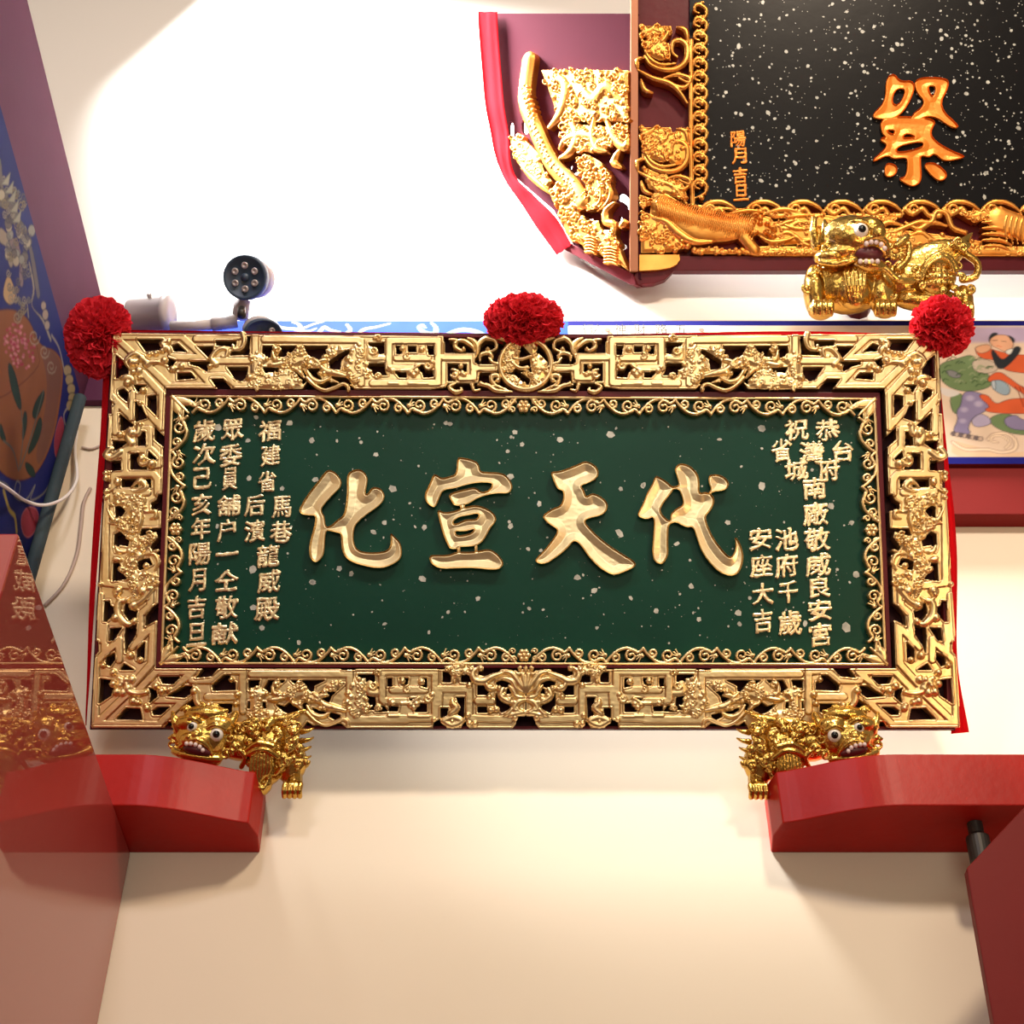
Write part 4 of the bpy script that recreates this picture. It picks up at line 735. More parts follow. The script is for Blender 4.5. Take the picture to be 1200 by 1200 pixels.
SM = [('恭', 971, 502, 29, 28), ('祝', 935, 502, 28, 27), ('台', 989, 527, 25, 27), ('灣', 953, 529, 29, 29), ('省', 917, 526, 24, 28), ('府', 973, 549, 25, 29), ('城', 935, 549, 28, 27), ('南', 956, 571, 28, 27), ('廠', 957, 601, 30, 28), ('敬', 959, 631, 31, 28), ('威', 960, 661, 30, 28), ('良', 962, 687, 25, 26), ('安', 962, 714, 28, 26), ('宮', 963, 743, 26, 28),
 ('池', 923, 631, 28, 28), ('府', 923, 662, 27, 29), ('千', 925, 693, 23, 27), ('歲', 927, 729, 28, 30), ('安', 892, 630, 27, 27), ('座', 893, 662, 26, 28), ('大', 895, 695, 25, 27), ('吉', 895, 727, 22, 28),
 ('福', 315, 503, 27, 26), ('建', 316, 532, 23, 26), ('省', 312, 563, 22, 26), ('后', 297, 591, 24, 26), ('馬', 329, 593, 23, 27), ('濱', 297, 621, 24, 27), ('巷', 328, 622, 25, 27), ('龍', 313, 650, 26, 27), ('威', 314, 680, 27, 28), ('殿', 312, 713, 29, 28),
 ('眾', 271, 502, 26, 27), ('委', 269, 532, 26, 28), ('員', 268, 560, 19, 28), ('舖', 267, 591, 27, 26), ('户', 264, 620, 22, 28), ('一', 265, 648, 26, 7), ('仝', 264, 679, 28, 26), ('敬', 264, 711, 27, 28), ('献', 262, 742, 30, 26),
 ('歲', 238, 503, 26, 28), ('次', 238, 531, 27, 27), ('己', 236, 559, 22, 27), ('亥', 235, 590, 23, 27), ('年', 234, 618, 23, 28), ('陽', 233, 648, 26, 27), ('月', 230, 679, 20, 28), ('吉', 229, 711, 22, 28), ('旦', 229, 743, 23, 28)]
for i, (ch, x, y, w_, h_) in enumerate(SM): put_char(GP, ch, x, y, w_*.97, h_*.94, GOLDC, plq, seed=i*5, zoff=-.021)
# ---- mother of pearl flecks
def flecks(P, parent, big, n, xr, yr, z, seed, rmin=.25, rmax=.9):
    r = np.random.RandomState(seed); vs, fs = [], []
    def one(x, y, rad):
        q = P.loc((x, y)); k = r.randint(5, 8); b0 = len(vs); st = .6+.8*r.rand(); a0 = r.rand()*6
        for zz in (0, .0012):
            for i in range(k):
                a = i*6.283/k; rr = rad*P.px*(.75+.5*r.rand()) if zz == 0 else None
                if zz == 0: vs.append([q[0]+rr*math.cos(a)*math.cos(a0)-rr*st*math.sin(a)*math.sin(a0), q[1]+rr*math.cos(a)*math.sin(a0)+rr*st*math.sin(a)*math.cos(a0), z])
                else: v = vs[b0+i]; vs.append([v[0], v[1], z+zz])
        fs.append([b0+k+i for i in range(k)])
        for i in range(k): fs.append([b0+i, b0+(i+1) % k, b0+k+(i+1) % k, b0+k+i])
    for x, y, rad in big: one(x, y, rad)
    for _ in range(n): one(xr[0]+r.rand()*(xr[1]-xr[0]), yr[0]+r.rand()*(yr[1]-yr[0]), rmin+(rmax-rmin)*r.rand()**4)
    tag(mesh('shell_flecks', vs, fs, SHELL, parent), kind='stuff')
BIG = [(254, 499, 4), (289, 514, 3), (299, 487, 3), (338, 494, 4.5), (364, 514, 3), (422, 516, 2.6), (290, 559, 3.5), (329, 571, 3.5), (253, 615, 3), (368, 560, 3.4), (295, 666, 5), (365, 681, 4), (296, 711, 3.5), (305, 735, 3), (349, 752, 3), (394, 515, 2.5), (440, 531, 3), (522, 494, 2.5), (527, 495, 2.5), (603, 504, 3), (599, 510, 2.2), (612, 519, 3.4), (595, 527, 3), (657, 513, 4), (716, 508, 4.6), (597, 557, 4.2), (632, 589, 3.8), (728, 571, 3.4), (755, 567, 3.6), (727, 624, 4.4), (694, 543, 1.6), (619, 642, 3.2), (634, 644, 2.6), (754, 568, 3), (854, 611, 4.4), (794, 636, 3.4), (844, 513, 3.2), (894, 500, 4), (894, 568, 5), (976, 592, 4.2), (1000, 611, 3.2), (983, 666, 2.5), (1005, 672, 3.8), (945, 730, 3.8), (993, 734, 5), (866, 717, 4), (868, 730, 3), (770, 715, 3.6), (820, 725, 3), (811, 686, 3), (677, 675, 3.6), (697, 691, 4), (497, 616, 3.6), (486, 616, 2.5), (459, 571, 4.2), (450, 611, 3), (437, 622, 2.5), (397, 665, 3.6), (411, 671, 3), (365, 681, 3.6), (494, 677, 4), (598, 615, 3), (597, 610, 2), (953, 549, 2.2), (525, 716, 2.5), (560, 700, 2.6), (620, 712, 2.4), (740, 700, 2.2), (880, 700, 2.5), (700, 735, 2), (450, 730, 2.2), (502, 740, 2), (642, 610, 2), (870, 545, 1.8)]
flecks(GP, plq, BIG, 620, (225, 1005), (490, 755), -.0222, 5, .2, 1.6)

# ---- red cloth behind the plaque
def cloth(name, P, a, b, z, m, parent, label=None, amp=.006, n=40, cat='cloth'):
    """ribbon between pixel polylines a and b"""
    A_ = smoothpts(P.loc(np.array(a, float), z), 8); B_ = smoothpts(P.loc(np.array(b, float), z), 8); n = min(len(A_), len(B_)); vs, fs = [], []; k = 7
    for lay in (0, 1):
        for i in range(n):
            for j in range(k):
                p = A_[i]*(1-j/(k-1))+B_[i]*j/(k-1); vs.append((p[0], p[1], z+lay*-.0015+amp*math.sin(j*2.1+i*.13+.5*math.sin(i*.3))*.6+amp*.3*math.sin(i*.7)))
    for lay in (0, 1):
        for i in range(n-1):
            for j in range(k-1):
                q = lay*n*k+i*k+j; f = [q, q+1, q+k+1, q+k]; fs.append(f if lay else f[::-1])
    for i in range(n-1):
        for j in (0, k-1): q = i*k+j; fs.append([q, q+k, q+k+n*k, q+n*k])
    o = mesh(name, vs, fs, m, None, True); o.matrix_world = P.M
    return tag(o, label, cat)
cloth('red_cloth', GP, [(133, 386.5), (300, 388.5), (560, 390.5), (700, 391.5), (940, 388), (1062, 392)], [(133, 400), (300, 400), (560, 402), (800, 402), (950, 402), (1062, 402)], -.045, CLOTH, None, 'red cloth draped along the top edge of the green plaque', .003)
cloth('red_cloth', GP, [(1090, 425), (1098, 520), (1108, 640), (1112, 760), (1115, 860)], [(1100, 435), (1111, 540), (1121, 640), (1122, 770), (1136, 858)], -.045, CLOTH, None, 'red cloth hanging down the right edge of the green plaque', .004)
cloth('red_cloth', GP, [(135, 400), (126, 520), (116, 640), (106, 780), (101, 850)], [(122, 420), (117, 520), (108, 640), (102, 780), (100, 850)], -.045, CLOTH, None, 'red cloth showing along the left edge of the green plaque', .004)

# ---- pompoms
def pompom(c, rx, ry, n, label, seed, flat=.8):
    r = np.random.RandomState(seed); e = empty('pompom', Matrix.Translation(c), label, 'pompom', None); vs, fs = [], []
    right = Vector((1, 0, 0)); up = Vector(cu); out = Vector(-cf)
    for i in range(n):
        z = r.rand()*1.25-.25; a = r.rand()*6.283; q = math.sqrt(max(0, 1-min(1, z)**2)); d = np.array([q*math.cos(a), q*math.sin(a), z]); d /= np.linalg.norm(d)
        sc = np.array([rx, ry, flat*min(rx, ry)])*PX*(.88+.2*r.rand()); t = np.cross(d, r.randn(3)); t /= np.linalg.norm(t); b = np.cross(d, t); w_ = PX*(3.5+3*r.rand()); ph = r.rand()*6; m0 = len(vs)
        for s_ in range(5):
            for j in range(3):
                f_ = .25+.75*s_/4; wv = w_*(.4+.8*s_/4)*(j-1); p = d*f_*sc+t*wv*.8+b*(w_*.55*math.sin(ph+j*1.9+s_*.9)*(.3+s_/4))+d*PX*2*(j == 1)*(s_ == 4)
                vs.append(tuple(right*p[0]+up*p[1]+out*p[2]))
        for s_ in range(4):
            for j in range(2): q0 = m0+s_*3+j; fs.append([q0, q0+1, q0+4, q0+3])
    tag(mesh('tissue_petals', vs, fs, POM, e, False), kind='stuff')
    bm = bmesh.new(); bmesh.ops.create_icosphere(bm, subdivisions=3, radius=1)
    for v in bm.verts:
        k = .55+.04*math.sin(v.co.x*17)+.04*math.sin(v.co.y*23); v.co = right*v.co.x*rx*PX*k+up*v.co.y*ry*PX*k+out*v.co.z*PX*rx*k*flat
    bmobj('core', bm, POM, e, True)
    bm = bmesh.new(); tube_into(bm, [-up*.05-out*.01, -up*.02-out*.04, -out*.09], .004, 6); bmobj('tie_string', bm, CLOTH, e, True)
    return e
def gpw(px, py, z): q = GP.loc((px, py), z); return GP.M@Vector((q[0], q[1], z))
pompom(gpw(614, 375, .01), 44, 30, 700, 'bright red tissue pompom over the centre medallion of the green plaque', 1)
pompom(gpw(1103, 383, .0), 36, 34, 520, 'deep red tissue pompom at the right top corner of the green plaque', 2)
pompom(gpw(116, 395, -.02), 38, 46, 620, 'crumpled dark red tissue pompom at the left top corner of the green plaque', 3, .6)

# ------------------------------------------------------------------ gold lions
class Sculpt:
    """joins rounded masses in a local frame measured in photo pixels and fuses them into one skin"""
    def __init__(s, sx=1, k=PX): s.bm = bmesh.new(); s.sx = sx; s.k = k
    def ell(s, c, r, rot=0, sub=3, ry=0):
        q = bmesh.ops.create_icosphere(s.bm, subdivisions=sub, radius=1); Mx = Matrix.Rotation(R(rot), 3, 'Z')@Matrix.Rotation(R(ry), 3, 'Y')
        r = (r, r, r) if not isinstance(r, tuple) else r
        for v in q['verts']: v.co = Mx@Vector((v.co.x*r[0], v.co.y*r[1], v.co.z*r[2]))+Vector(c)
    def tube(s, pts, r, tp=None, sm=3):
        P = smoothpts(pts, sm); n = len(P)
        tube_into(s.bm, P, r, 8, (lambda t: max(.25, tp(t))) if tp else None)
        s.ell(tuple(P[0]), r*(tp(0) if tp else 1), 0, 1); s.ell(tuple(P[-1]), r*max(.25, (tp(1) if tp else 1)), 0, 1)
    def curl(s, x, y, z, r, a0, w, sgn=1, turns=1.15):
        pts = []
        for i in range(12):
            t = i/11; a = R(a0)+sgn*turns*6.283*t; q = r*(1-.75*t); pts.append((x+q*math.cos(a), y+q*math.sin(a), z+t*w*.8))
        s.tube(pts, w, lambda t: 1-.4*t, 1); s.ell(pts[-1], w*1.1, 0, 1)
    def done(s, name, m, parent, voxel=.85, fuse=True):
        k = s.k
        for v in s.bm.verts: v.co = Vector((v.co.x*k*s.sx, v.co.y*k, v.co.z*k))
        if s.sx < 0: bmesh.ops.reverse_faces(s.bm, faces=s.bm.faces)
        me = bpy.data.meshes.new(name); s.bm.to_mesh(me); s.bm.free()
        if not fuse: return link(name, me, m, parent, True)
        o = bpy.data.objects.new('tmp', me); COL.objects.link(o); md = o.modifiers.new('r', 'REMESH'); md.mode = 'VOXEL'; md.voxel_size = voxel*k; md.use_smooth_shade = True
        dg = bpy.context.evaluated_depsgraph_get(); dg.update(); m2 = bpy.data.meshes.new_from_object(o.evaluated_get(dg)); bpy.data.objects.remove(o); m2.name = name
        return link(name, m2, m, parent, True)
def eye(parent, sx, x, y, z, r, tx=0, ty=0, k=PX):
    for nm, m_, rr, dz in (('eye', EYEW, r, 0), ('pupil', EYEB, r*.56, r*.52)):
        s = Sculpt(sx, k); s.ell((x+tx*dz, y+ty*dz, z+dz), (rr, rr, rr*.75), 0, 3); o = s.done(nm, m_, parent, fuse=False)
        if nm == 'eye': e = o
        else: o.parent = e
def teeth(parent, sx, pts, r, k=PX):
    for x, y, z in pts:
        s = Sculpt(sx, k); s.ell((x, y, z), (r, r*1.15, r), 0, 2); s.done('tooth', TOOTH, parent, fuse=False)

def lower_lion(sx, M, label):
    """local frame: origin at photo pixel (285, 885) of the left lion"""
    e = empty('lion_bracket', M, label, 'figurine', None); rr = np.random.RandomState(5)
    Q = lambda X, Y: (200+X/6.667-285, -(820+Y/6.667-885))
    s = Sculpt(sx)
    def el(X, Y, z, r, rot=0): x, y = Q(X, Y); s.ell((x, y, z), r, rot)
    def tu(L, r, tp_=None, sm=3): s.tube([(*Q(X, Y), z) for X, Y, z in L], r, tp_, sm)
    # body running to the right, rump raised
    el(560, 330, 24, (34, 22, 20), -10); el(800, 330, 26, (26, 26, 20), 40); el(700, 240, 20, (36, 16, 14), 12)
    el(780, 500, 32, (20, 24, 16)); el(720, 640, 32, (16, 15, 13)); el(960, 500, 26, (17, 22, 14), -15)
    tu([(930, 470, 28), (980, 560, 28), (990, 650, 34)], 9); el(980, 660, 38, (12, 7, 9))
    for k in range(4): tu([(930+k*38, 640, 42), (925+k*38, 690, 46), (925+k*38, 735, 42)], 3.1)
    # head
    el(310, 300, 44, (31, 26, 20), -12); el(220, 200, 50, (15, 10, 14)); el(440, 210, 50, (17, 11, 13), -10); el(340, 130, 46, (24, 10, 14)); el(280, 330, 60, (17, 9, 8), -10)
    el(240, 300, 64, (4.5, 4, 4)); el(330, 330, 64, (4.5, 4, 4)); el(290, 290, 62, (7, 7, 6))
    tu([(170, 370, 58), (215, 345, 62), (300, 320, 66), (370, 360, 64), (400, 420, 58)], 3)
    tu([(120, 400, 50), (200, 430, 56), (320, 450, 58), (450, 460, 52)], 5); el(300, 480, 44, (24, 8, 14))
    for (X, Y, a, r) in [(120, 170, 0, 6), (130, 250, 60, 6), (100, 350, 100, 7), (200, 110, 90, 6), (300, 90, 40, 6), (400, 110, 0, 7), (480, 150, 0, 7), (520, 220, 30, 7), (530, 310, 60, 7), (560, 380, 0, 6), (500, 430, 0, 7), (110, 300, 0, 5)]: x, y = Q(X, Y); s.curl(x, y, 50, r, a+rr.rand()*90, 2.2, 1 if X > 300 else -1)
    tu([(90, 120, 46), (120, 200, 54), (150, 270, 50)], 4.6, lambda t: .5+.6*t); tu([(550, 130, 40), (530, 200, 50), (520, 260, 50)], 4.4)
    tu([(190, 180, 58), (260, 165, 62), (320, 200, 58)], 2.8); tu([(370, 240, 60), (430, 215, 62), (500, 250, 58)], 2.8)
    # mane, bands and curls over the back
    for i in range(46):
        X = 560+rr.rand()*520; Y = 180+rr.rand()*330
        if X < 640 and Y > 420: continue
        x, y = Q(X, Y); s.curl(x, y, 44+rr.rand()*6-abs(X-800)/60, 4+3*rr.rand(), rr.rand()*360, 1.8+rr.rand()*.6, rr.choice([-1, 1]))
    for k in range(5): x, y = Q(1080-8*k+(8 if k % 2 else 0), 260+k*68); s.tube([(x-8, y, 28), (x, y+1, 30), (x+6, y+4, 27)], 4, lambda t: 1-.75*t)
    for k in range(5): tu([(760+k*40, 190-k*6, 40), (900+k*30, 150-k*4, 40), (1060-k*20, 100+k*10, 32)], 3.2, lambda t: 1-.6*t)
    tu([(660, 430, 50), (720, 400, 54), (800, 395, 54), (880, 450, 50)], 3); tu([(650, 400, 48), (740, 345, 54), (850, 370, 52)], 4)
    for k in range(7): tu([(690+k*22, 430-k*3, 50), (680+k*24, 540, 50), (700+k*14, 660-k*12, 46)], 2.0)
    for k in range(4): tu([(650+k*30, 600+k*10, 46), (720+k*18, 680, 46), (820, 640-k*20, 44)], 2.4)
    tu([(600, 520, 40), (640, 450, 48), (600, 400, 50)], 3); tu([(860, 560, 42), (900, 520, 46), (880, 480, 44)], 3.2)
    body = s.done('body', GOLDL, e)
    s = Sculpt(sx); x, y = Q(300, 395); s.ell((x, y, 60), (16, 6.4, 7), -12, 3); s.done('mouth', MOUTH, e, fuse=False)
    eye(e, sx, *Q(258, 228), 60, 6.2, -.15, .1); eye(e, sx, *Q(437, 285), 60, 7.4, .1, .1)
    teeth(e, sx, [(*Q(X, Y-4), 69-abs(X-300)/60) for X, Y in [(230, 355), (262, 355), (297, 362), (328, 378), (350, 402)]], 2.3)
    return e
def mount(px, py, y, lean): 
    a = R(lean); c = hy(px, py, y); return frame_at(c, (0, -math.cos(a), -math.sin(a)))
lower_lion(1, mount(285, 885, 3.535, 34), 'gold lion bracket under the left end of the green plaque, behind the left beam')
lower_lion(-1, mount(945.5, 886, 3.535, 34), 'gold lion bracket under the right end of the green plaque, behind the right beam')

KU = float(np.array(hy(1045, 310, 3.33))@cf)/FPX
def upper_lion(M, label):
    """origin at photo pixel (1045, 310)"""
    e = empty('lion_bracket', M, label, 'figurine', None); rr = np.random.RandomState(9)
    Q = lambda X, Y: (935+X/5.333-1045, -(240+Y/5.333-310)); s = Sculpt(1, KU)
    def el(X, Y, z, r, rot=0): x, y = Q(X, Y); s.ell((x, y, z), r, rot)
    def tu(L, r, tp_=None, sm=3): s.tube([(*Q(X, Y), z) for X, Y, z in L], r, tp_, sm)
    el(320, 480, 26, (44, 34, 24)); el(340, 540, 44, (19, 22, 12)); el(110, 520, 32, (13, 32, 16)); el(520, 520, 32, (18, 28, 16)); el(130, 660, 46, (15, 12, 13)); el(525, 655, 46, (14, 11, 13))
    for x0 in (85, 470):
        for k in range(4): tu([(x0+k*32, 620, 56), (x0-8+k*34, 660, 60), (x0-8+k*34, 700, 56)], 3.6)
    # wing-like ribbon body and rump to the right
    el(760, 430, 16, (46, 22, 12)); el(850, 300, 14, (46, 22, 10), 22); el(870, 430, 32, (23, 22, 13)); el(1040, 590, 26, (12, 22, 14)); el(1045, 640, 34, (9, 12, 9)); el(820, 560, 20, (40, 14, 14))
    for k in range(3): tu([(1015+k*26, 610, 40), (1012+k*26, 650, 44), (1015+k*26, 690, 40)], 3)
    tu([(1000, 200, 24), (1060, 280, 30), (1130, 340, 30), (1120, 420, 28), (1040, 440, 26)], 4.6)
    for k in range(6): tu([(880+k*16, 280+k*10, 24), (980+k*14, 220+k*8, 28), (1040+k*12, 180+k*6, 24), (1130-k*6, 120+k*18, 16)], 2.8, lambda t: 1-.6*t)
    tu([(750, 450, 42), (790, 360, 46), (860, 310, 48), (940, 330, 46), (980, 400, 42)], 3.2); tu([(760, 470, 44), (800, 380, 48), (870, 335, 50), (930, 355, 48), (960, 420, 44)], 2)
    for k in range(4):
        for j in range(5): x, y = Q(800+j*36, 370+k*38); s.ell((x, y, 44), (3.6, 2.6, 2.4), 0, 1)
    # head
    el(340, 200, 46, (36, 26, 24), -5); el(440, 160, 56, (17, 14, 14), -20); el(300, 290, 46, (34, 14, 18), 12); el(470, 210, 68, (9, 9, 8)); el(200, 330, 46, (20, 10, 16)); el(430, 390, 52, (20, 10, 13), -8)
    tu([(300, 340, 58), (380, 260, 64), (450, 235, 70), (520, 260, 66), (540, 330, 58)], 3); tu([(130, 370, 54), (220, 385, 58), (320, 365, 60), (340, 350, 56)], 4)
    tu([(480, 380, 56), (540, 430, 56), (600, 480, 54), (700, 480, 50)], 4); tu([(260, 160, 60), (330, 130, 66), (420, 150, 66)], 3.4); tu([(280, 240, 62), (360, 240, 64), (300, 300, 60)], 3)
    tu([(120, 250, 40), (100, 160, 44), (110, 70, 40)], 7, lambda t: 1-.5*t); tu([(150, 230, 44), (165, 150, 48), (170, 90, 42)], 6, lambda t: 1-.5*t)
    for (X, Y) in [(210, 200), (220, 240), (250, 180), (300, 110), (380, 100), (450, 110), (490, 160), (180, 280), (160, 340), (230, 320), (560, 370), (590, 310), (640, 240), (660, 220), (600, 420), (570, 270), (640, 320), (720, 400), (740, 440), (760, 500), (990, 380), (1010, 450), (960, 520), (990, 560), (1060, 520), (900, 530), (540, 470), (480, 470), (90, 450), (130, 420), (60, 520), (570, 560), (200, 430), (420, 480), (250, 430), (1000, 220), (1020, 260)]:
        x, y = Q(X, Y); z = 54 if X < 550 and Y < 340 else 42; s.curl(x, y, z, 5+2.5*rr.rand(), rr.rand()*360, 2.2, rr.choice([-1, 1]))
    for k in range(6): tu([(270+k*26, 430, 54), (280+k*22, 520, 56), (300+k*14, 610, 50)], 2.3)
    tu([(610, 400, 44), (680, 330, 44), (690, 230, 42)], 4.6, lambda t: 1-.3*t); tu([(600, 260, 48), (660, 210, 48), (680, 190, 44)], 4)
    s.done('body', GOLDL, e)
    s = Sculpt(1, KU); x, y = Q(415, 320); s.ell((x, y, 57), (18, 9.5, 8), -3, 3); s.done('mouth', MOUTH, e, fuse=False)
    eye(e, 1, *Q(362, 192), 68, 8.6, .1, .1, KU)
    teeth(e, 1, [(*Q(X, Y), 68) for X, Y in [(395, 275), (425, 265), (455, 265), (485, 280), (505, 305)]]+[(*Q(X, 380), 64) for X in (360, 395, 430, 465)], 2.8, KU)
    return e
ul_ = upper_lion(mount(1036, 323, 3.40, 36), 'gold lion bracket with open mouth under the black upper plaque at right')

# ================================================================== THE UPPER BLACK PLAQUE
UL = R(34)
UP = Plane(hy(960, 300, 3.47), (1, 0, 0), (0, -math.sin(UL), math.cos(UL)))
up_ = empty('plaque', UP.M, 'black lacquered upper plaque flecked with pearl, orange gold characters and tiger-carved frame', 'plaque')
local_poly(UP, [(742, -130), (1420, -130), (1420, 303), (742, 303)], -.05, -.03, 'backing_board', MAROON, up_)
local_poly(UP, [(742, 300), (1420, 300), (1420, 317), (742, 317)], -.05, .0, 'lower_rail', MAROON, up_, .002)
local_poly(UP, [(808, -100), (1400, -100), (1400, 243), (808, 243)], -.03, -.018, 'black_panel', BLACK, up_)
local_poly(UP, [(740, -130), (748, -130), (748, 318), (738, 318)], -.03, .012, 'corner_post', mat('bronze_wood', (.34, .13, .06), .4, .4), up_, .002)
ft = Z(730, 145, 1200/230, [(100, 800), (345, 800), (350, 830), (330, 860), (290, 880), (220, 893), (100, 900)])
local_poly(UP, ft, .0, .018, 'foot_face', GOLDO, up_, .001)
local_poly(UP, Z(730, 145, 1200/230, [(100, 850), (345, 830), (340, 870), (300, 910), (260, 950), (190, 975), (90, 985), (60, 960)]), -.045, -.001, 'foot', MAROON, up_, .002)
cu_ = Carve(UP, [(735, -100), (1330, 310)], .0021, .010, .0)
W = (730, 145); k2 = 1200/230
def T2(L, w_, hh=.009, tp_=None): cu_.tube(Z(*W, k2, L), w_, hh, tp_, 4)
def Sc(L, n, a, b, hh, seed): cu_.scatter(Z(*W, k2, L), n, a, b, hh, seed)
# left rail foliage
for dy in (0, -620):
    for L, w_ in (([(130, 215), (170, 270), (250, 300), (330, 290), (385, 240), (390, 160), (350, 120), (305, 130), (300, 190), (330, 220)], 3.6), ([(130, 170), (160, 230), (230, 270), (320, 260)], 2.6), ([(90, 300), (85, 240), (130, 225)], 2.6), ([(90, 300), (180, 350), (280, 380), (340, 430), (390, 500)], 3.4), ([(250, 350), (330, 330), (400, 350), (400, 380), (340, 350)], 3), ([(280, 380), (360, 410), (410, 380)], 3), ([(330, 40), (380, 60), (395, 130)], 3.4), ([(280, 60), (250, 110), (220, 140)], 3), ([(100, 80), (160, 60), (200, 30)], 4), ([(110, 360), (130, 420), (180, 440)], 3)):
        T2([(x, y+dy) for x, y in L], w_, .011, tb)
    Sc([(x, y+dy) for x, y in [(110, 120), (220, 110), (280, 140), (290, 240), (220, 240), (140, 200)]], 30, 2, 4.2, .011, 31)
    Sc([(x, y+dy) for x, y in [(110, 30), (290, 30), (300, 80), (180, 100), (110, 100)]], 24, 2, 4.2, .010, 32)
T2([(415, -500), (415, 200), (425, 510)], 2.2, .008); T2([(425, 510), (800, 540)], 1.6, .006)
for k in range(-4, 3):
    y = 380-k*190 if False else 400-(k+4)*165
    for q in (0, 1):
        yy = y-q*82; sg = 1 if q else -1
        T2([(440, yy+60), (500, yy+30), (505, yy-20), (450, yy-50), (435, yy-10), (465, yy+5)], 2.2, .009, tb); T2([(440, yy-40), (490, yy-60)], 2.4, .009, tb)
        cu_.ball(W[0]+480/k2, W[1]+(yy+60)/k2, 3, .01)
# tiger
Sc([(175, 440), (220, 410), (270, 440), (320, 470), (430, 530), (560, 560), (700, 570), (780, 620), (760, 690), (660, 720), (560, 730), (480, 740), (400, 700), (330, 640), (230, 580), (165, 560)], 1, 2, 3, .002, 33)
cu_.tube(Z(*W, k2, [(230, 500), (340, 570), (450, 630), (600, 650), (720, 640)]), 16, .016, lambda t: .75+.3*math.sin(t*3.1), 5)
for k in range(46):
    t = k/45; x = 180+t*580; yb_ = 470+t*120+20*math.sin(t*3); T2([(x+44, yb_-22), (x+20, yb_+30), (x+34, yb_+80), (x+22, yb_+125+10*math.sin(k))], 1.3, .0235, tb)
cu_.tube(Z(*W, k2, [(180, 585), (260, 610), (340, 680), (430, 730), (540, 730)]), 5.5, .017, tb, 4); cu_.tube(Z(*W, k2, [(700, 650), (760, 730), (800, 780)]), 7, .017, None, 4)
Sc([(760, 600), (830, 560), (900, 580), (940, 640), (930, 700), (860, 700), (790, 680)], 24, 2, 4, .018, 34)
for L in ([(840, 700), (900, 730), (1000, 720), (1060, 690)], [(940, 640), (1000, 610), (1060, 600)], [(1040, 680), (1100, 740), (1160, 760)], [(960, 620), (1050, 650), (1150, 650)], [(1000, 580), (1080, 570), (1170, 570)], [(860, 560), (980, 530), (1100, 560)], [(640, 560), (760, 540), (860, 550)]): T2(L, 3.4, .012, tb)
Sc([(110, 540), (170, 560), (260, 620), (330, 700), (400, 760), (300, 790), (110, 795)], 60, 2, 4.5, .011, 35); Sc([(100, 600), (150, 610), (200, 640), (110, 720)], 20, 2, 4, .012, 36)
Sc([(430, 770), (560, 765), (640, 780), (760, 770), (1150, 780), (1150, 805), (430, 800)], 60, 1.6, 3.4, .008, 37); Sc([(100, 440), (160, 460), (180, 500), (110, 520)], 14, 2, 3.6, .01, 38)
# band continuing to the right: scroll edge, cloud ornaments, second tiger
for k in range(13):
    x = 830+k*46 if k else 822; x0 = x
    cu_.tube([(x0-4, 250), (x0+6, 240), (x0+22, 238), (x0+36, 244), (x0+44, 252)], 3, .009, tb, 4); cu_.tube([(x0, 246), (x0+8, 252), (x0+20, 246), (x0+28, 254), (x0+40, 254)], 3, .008, None, 4); cu_.curl(x0+9, 247, 6, 0, .9, 1.8, .009)
cu_.mir = None
Sc2 = lambda L, n, a, b, hh, seed: cu_.scatter(L, n, a, b, hh, seed)
for x in (905, 1010, 1060): 
    cu_.tube([(x, 262), (x+15, 270), (x+30, 262), (x+48, 266)], 3.8, .01, tb, 4); cu_.tube([(x, 280), (x+18, 274), (x+34, 284), (x+50, 280)], 3.6, .01, tb, 4)
Sc2([(885, 290), (1330, 290), (1330, 301), (885, 301)], 120, 1.6, 3.6, .008, 41); Sc2([(900, 262), (950, 256), (960, 285), (900, 290)], 26, 1.8, 3.8, .011, 42)
cu_.tube([(1050, 272), (1075, 262), (1090, 262), (1096, 250), (1108, 252), (1115, 268), (1130, 274)], 3.2, .011, None, 4)
Sc2([(905, 252), (985, 254), (1000, 262), (990, 284), (960, 290), (930, 280), (950, 268)], 40, 2, 4, .010, 45); Sc2([(1000, 266), (1050, 270), (1100, 276), (1150, 284), (1150, 292), (1000, 292)], 50, 2, 4, .009, 46)
Sc2([(752, 150), (780, 160), (806, 150), (806, 190), (790, 196), (770, 180), (752, 190)], 40, 2, 4, .010, 47); Sc2([(752, 196), (770, 204), (800, 216), (806, 236), (790, 232), (760, 222)], 36, 2, 4, .010, 48)
for k in range(5): cu_.tube([(1150, 262+k*7), (1170, 262+k*7), (1190-k*2, 268+k*7)], 2.8, .012, tb, 3)
cu_.tube([(1170, 258), (1195, 268), (1225, 280), (1300, 276)], 15, .016, None, 4)
for k in range(26): x = 1175+k*6; cu_.tube([(x+4, 252+min(k, 6)*1.5), (x, 268+min(k, 6)), (x+4, 288)], 1.3, .019, tb, 3)
Sc2([(1120, 250), (1160, 246), (1180, 254), (1140, 262)], 14, 1.6, 3, .01, 43); Sc2([(985, 252), (1050, 252), (1050, 262), (985, 262)], 20, 1.6, 3, .01, 44)
xt = UP.loc((748, 200))[0]; yq = UP.loc((900, 236))[1]; xq = UP.loc((812, 200))[0]; xr = UP.loc((985, 270))[0]
cu_.build('carved_panel', GOLDO, up_, -.025, cu_.islands(lambda x, y: np.where(y > yq, np.where(x < xq-.0, 1, 2), np.where(x < xr, 3, 4))), groove=False)
del cu_
flecks(UP, up_, [], 1700, (830, 1380), (-60, 236), -.0182, 8, .5, 2.6)
Z6 = lambda L: Z(1000, 145, 6, L)
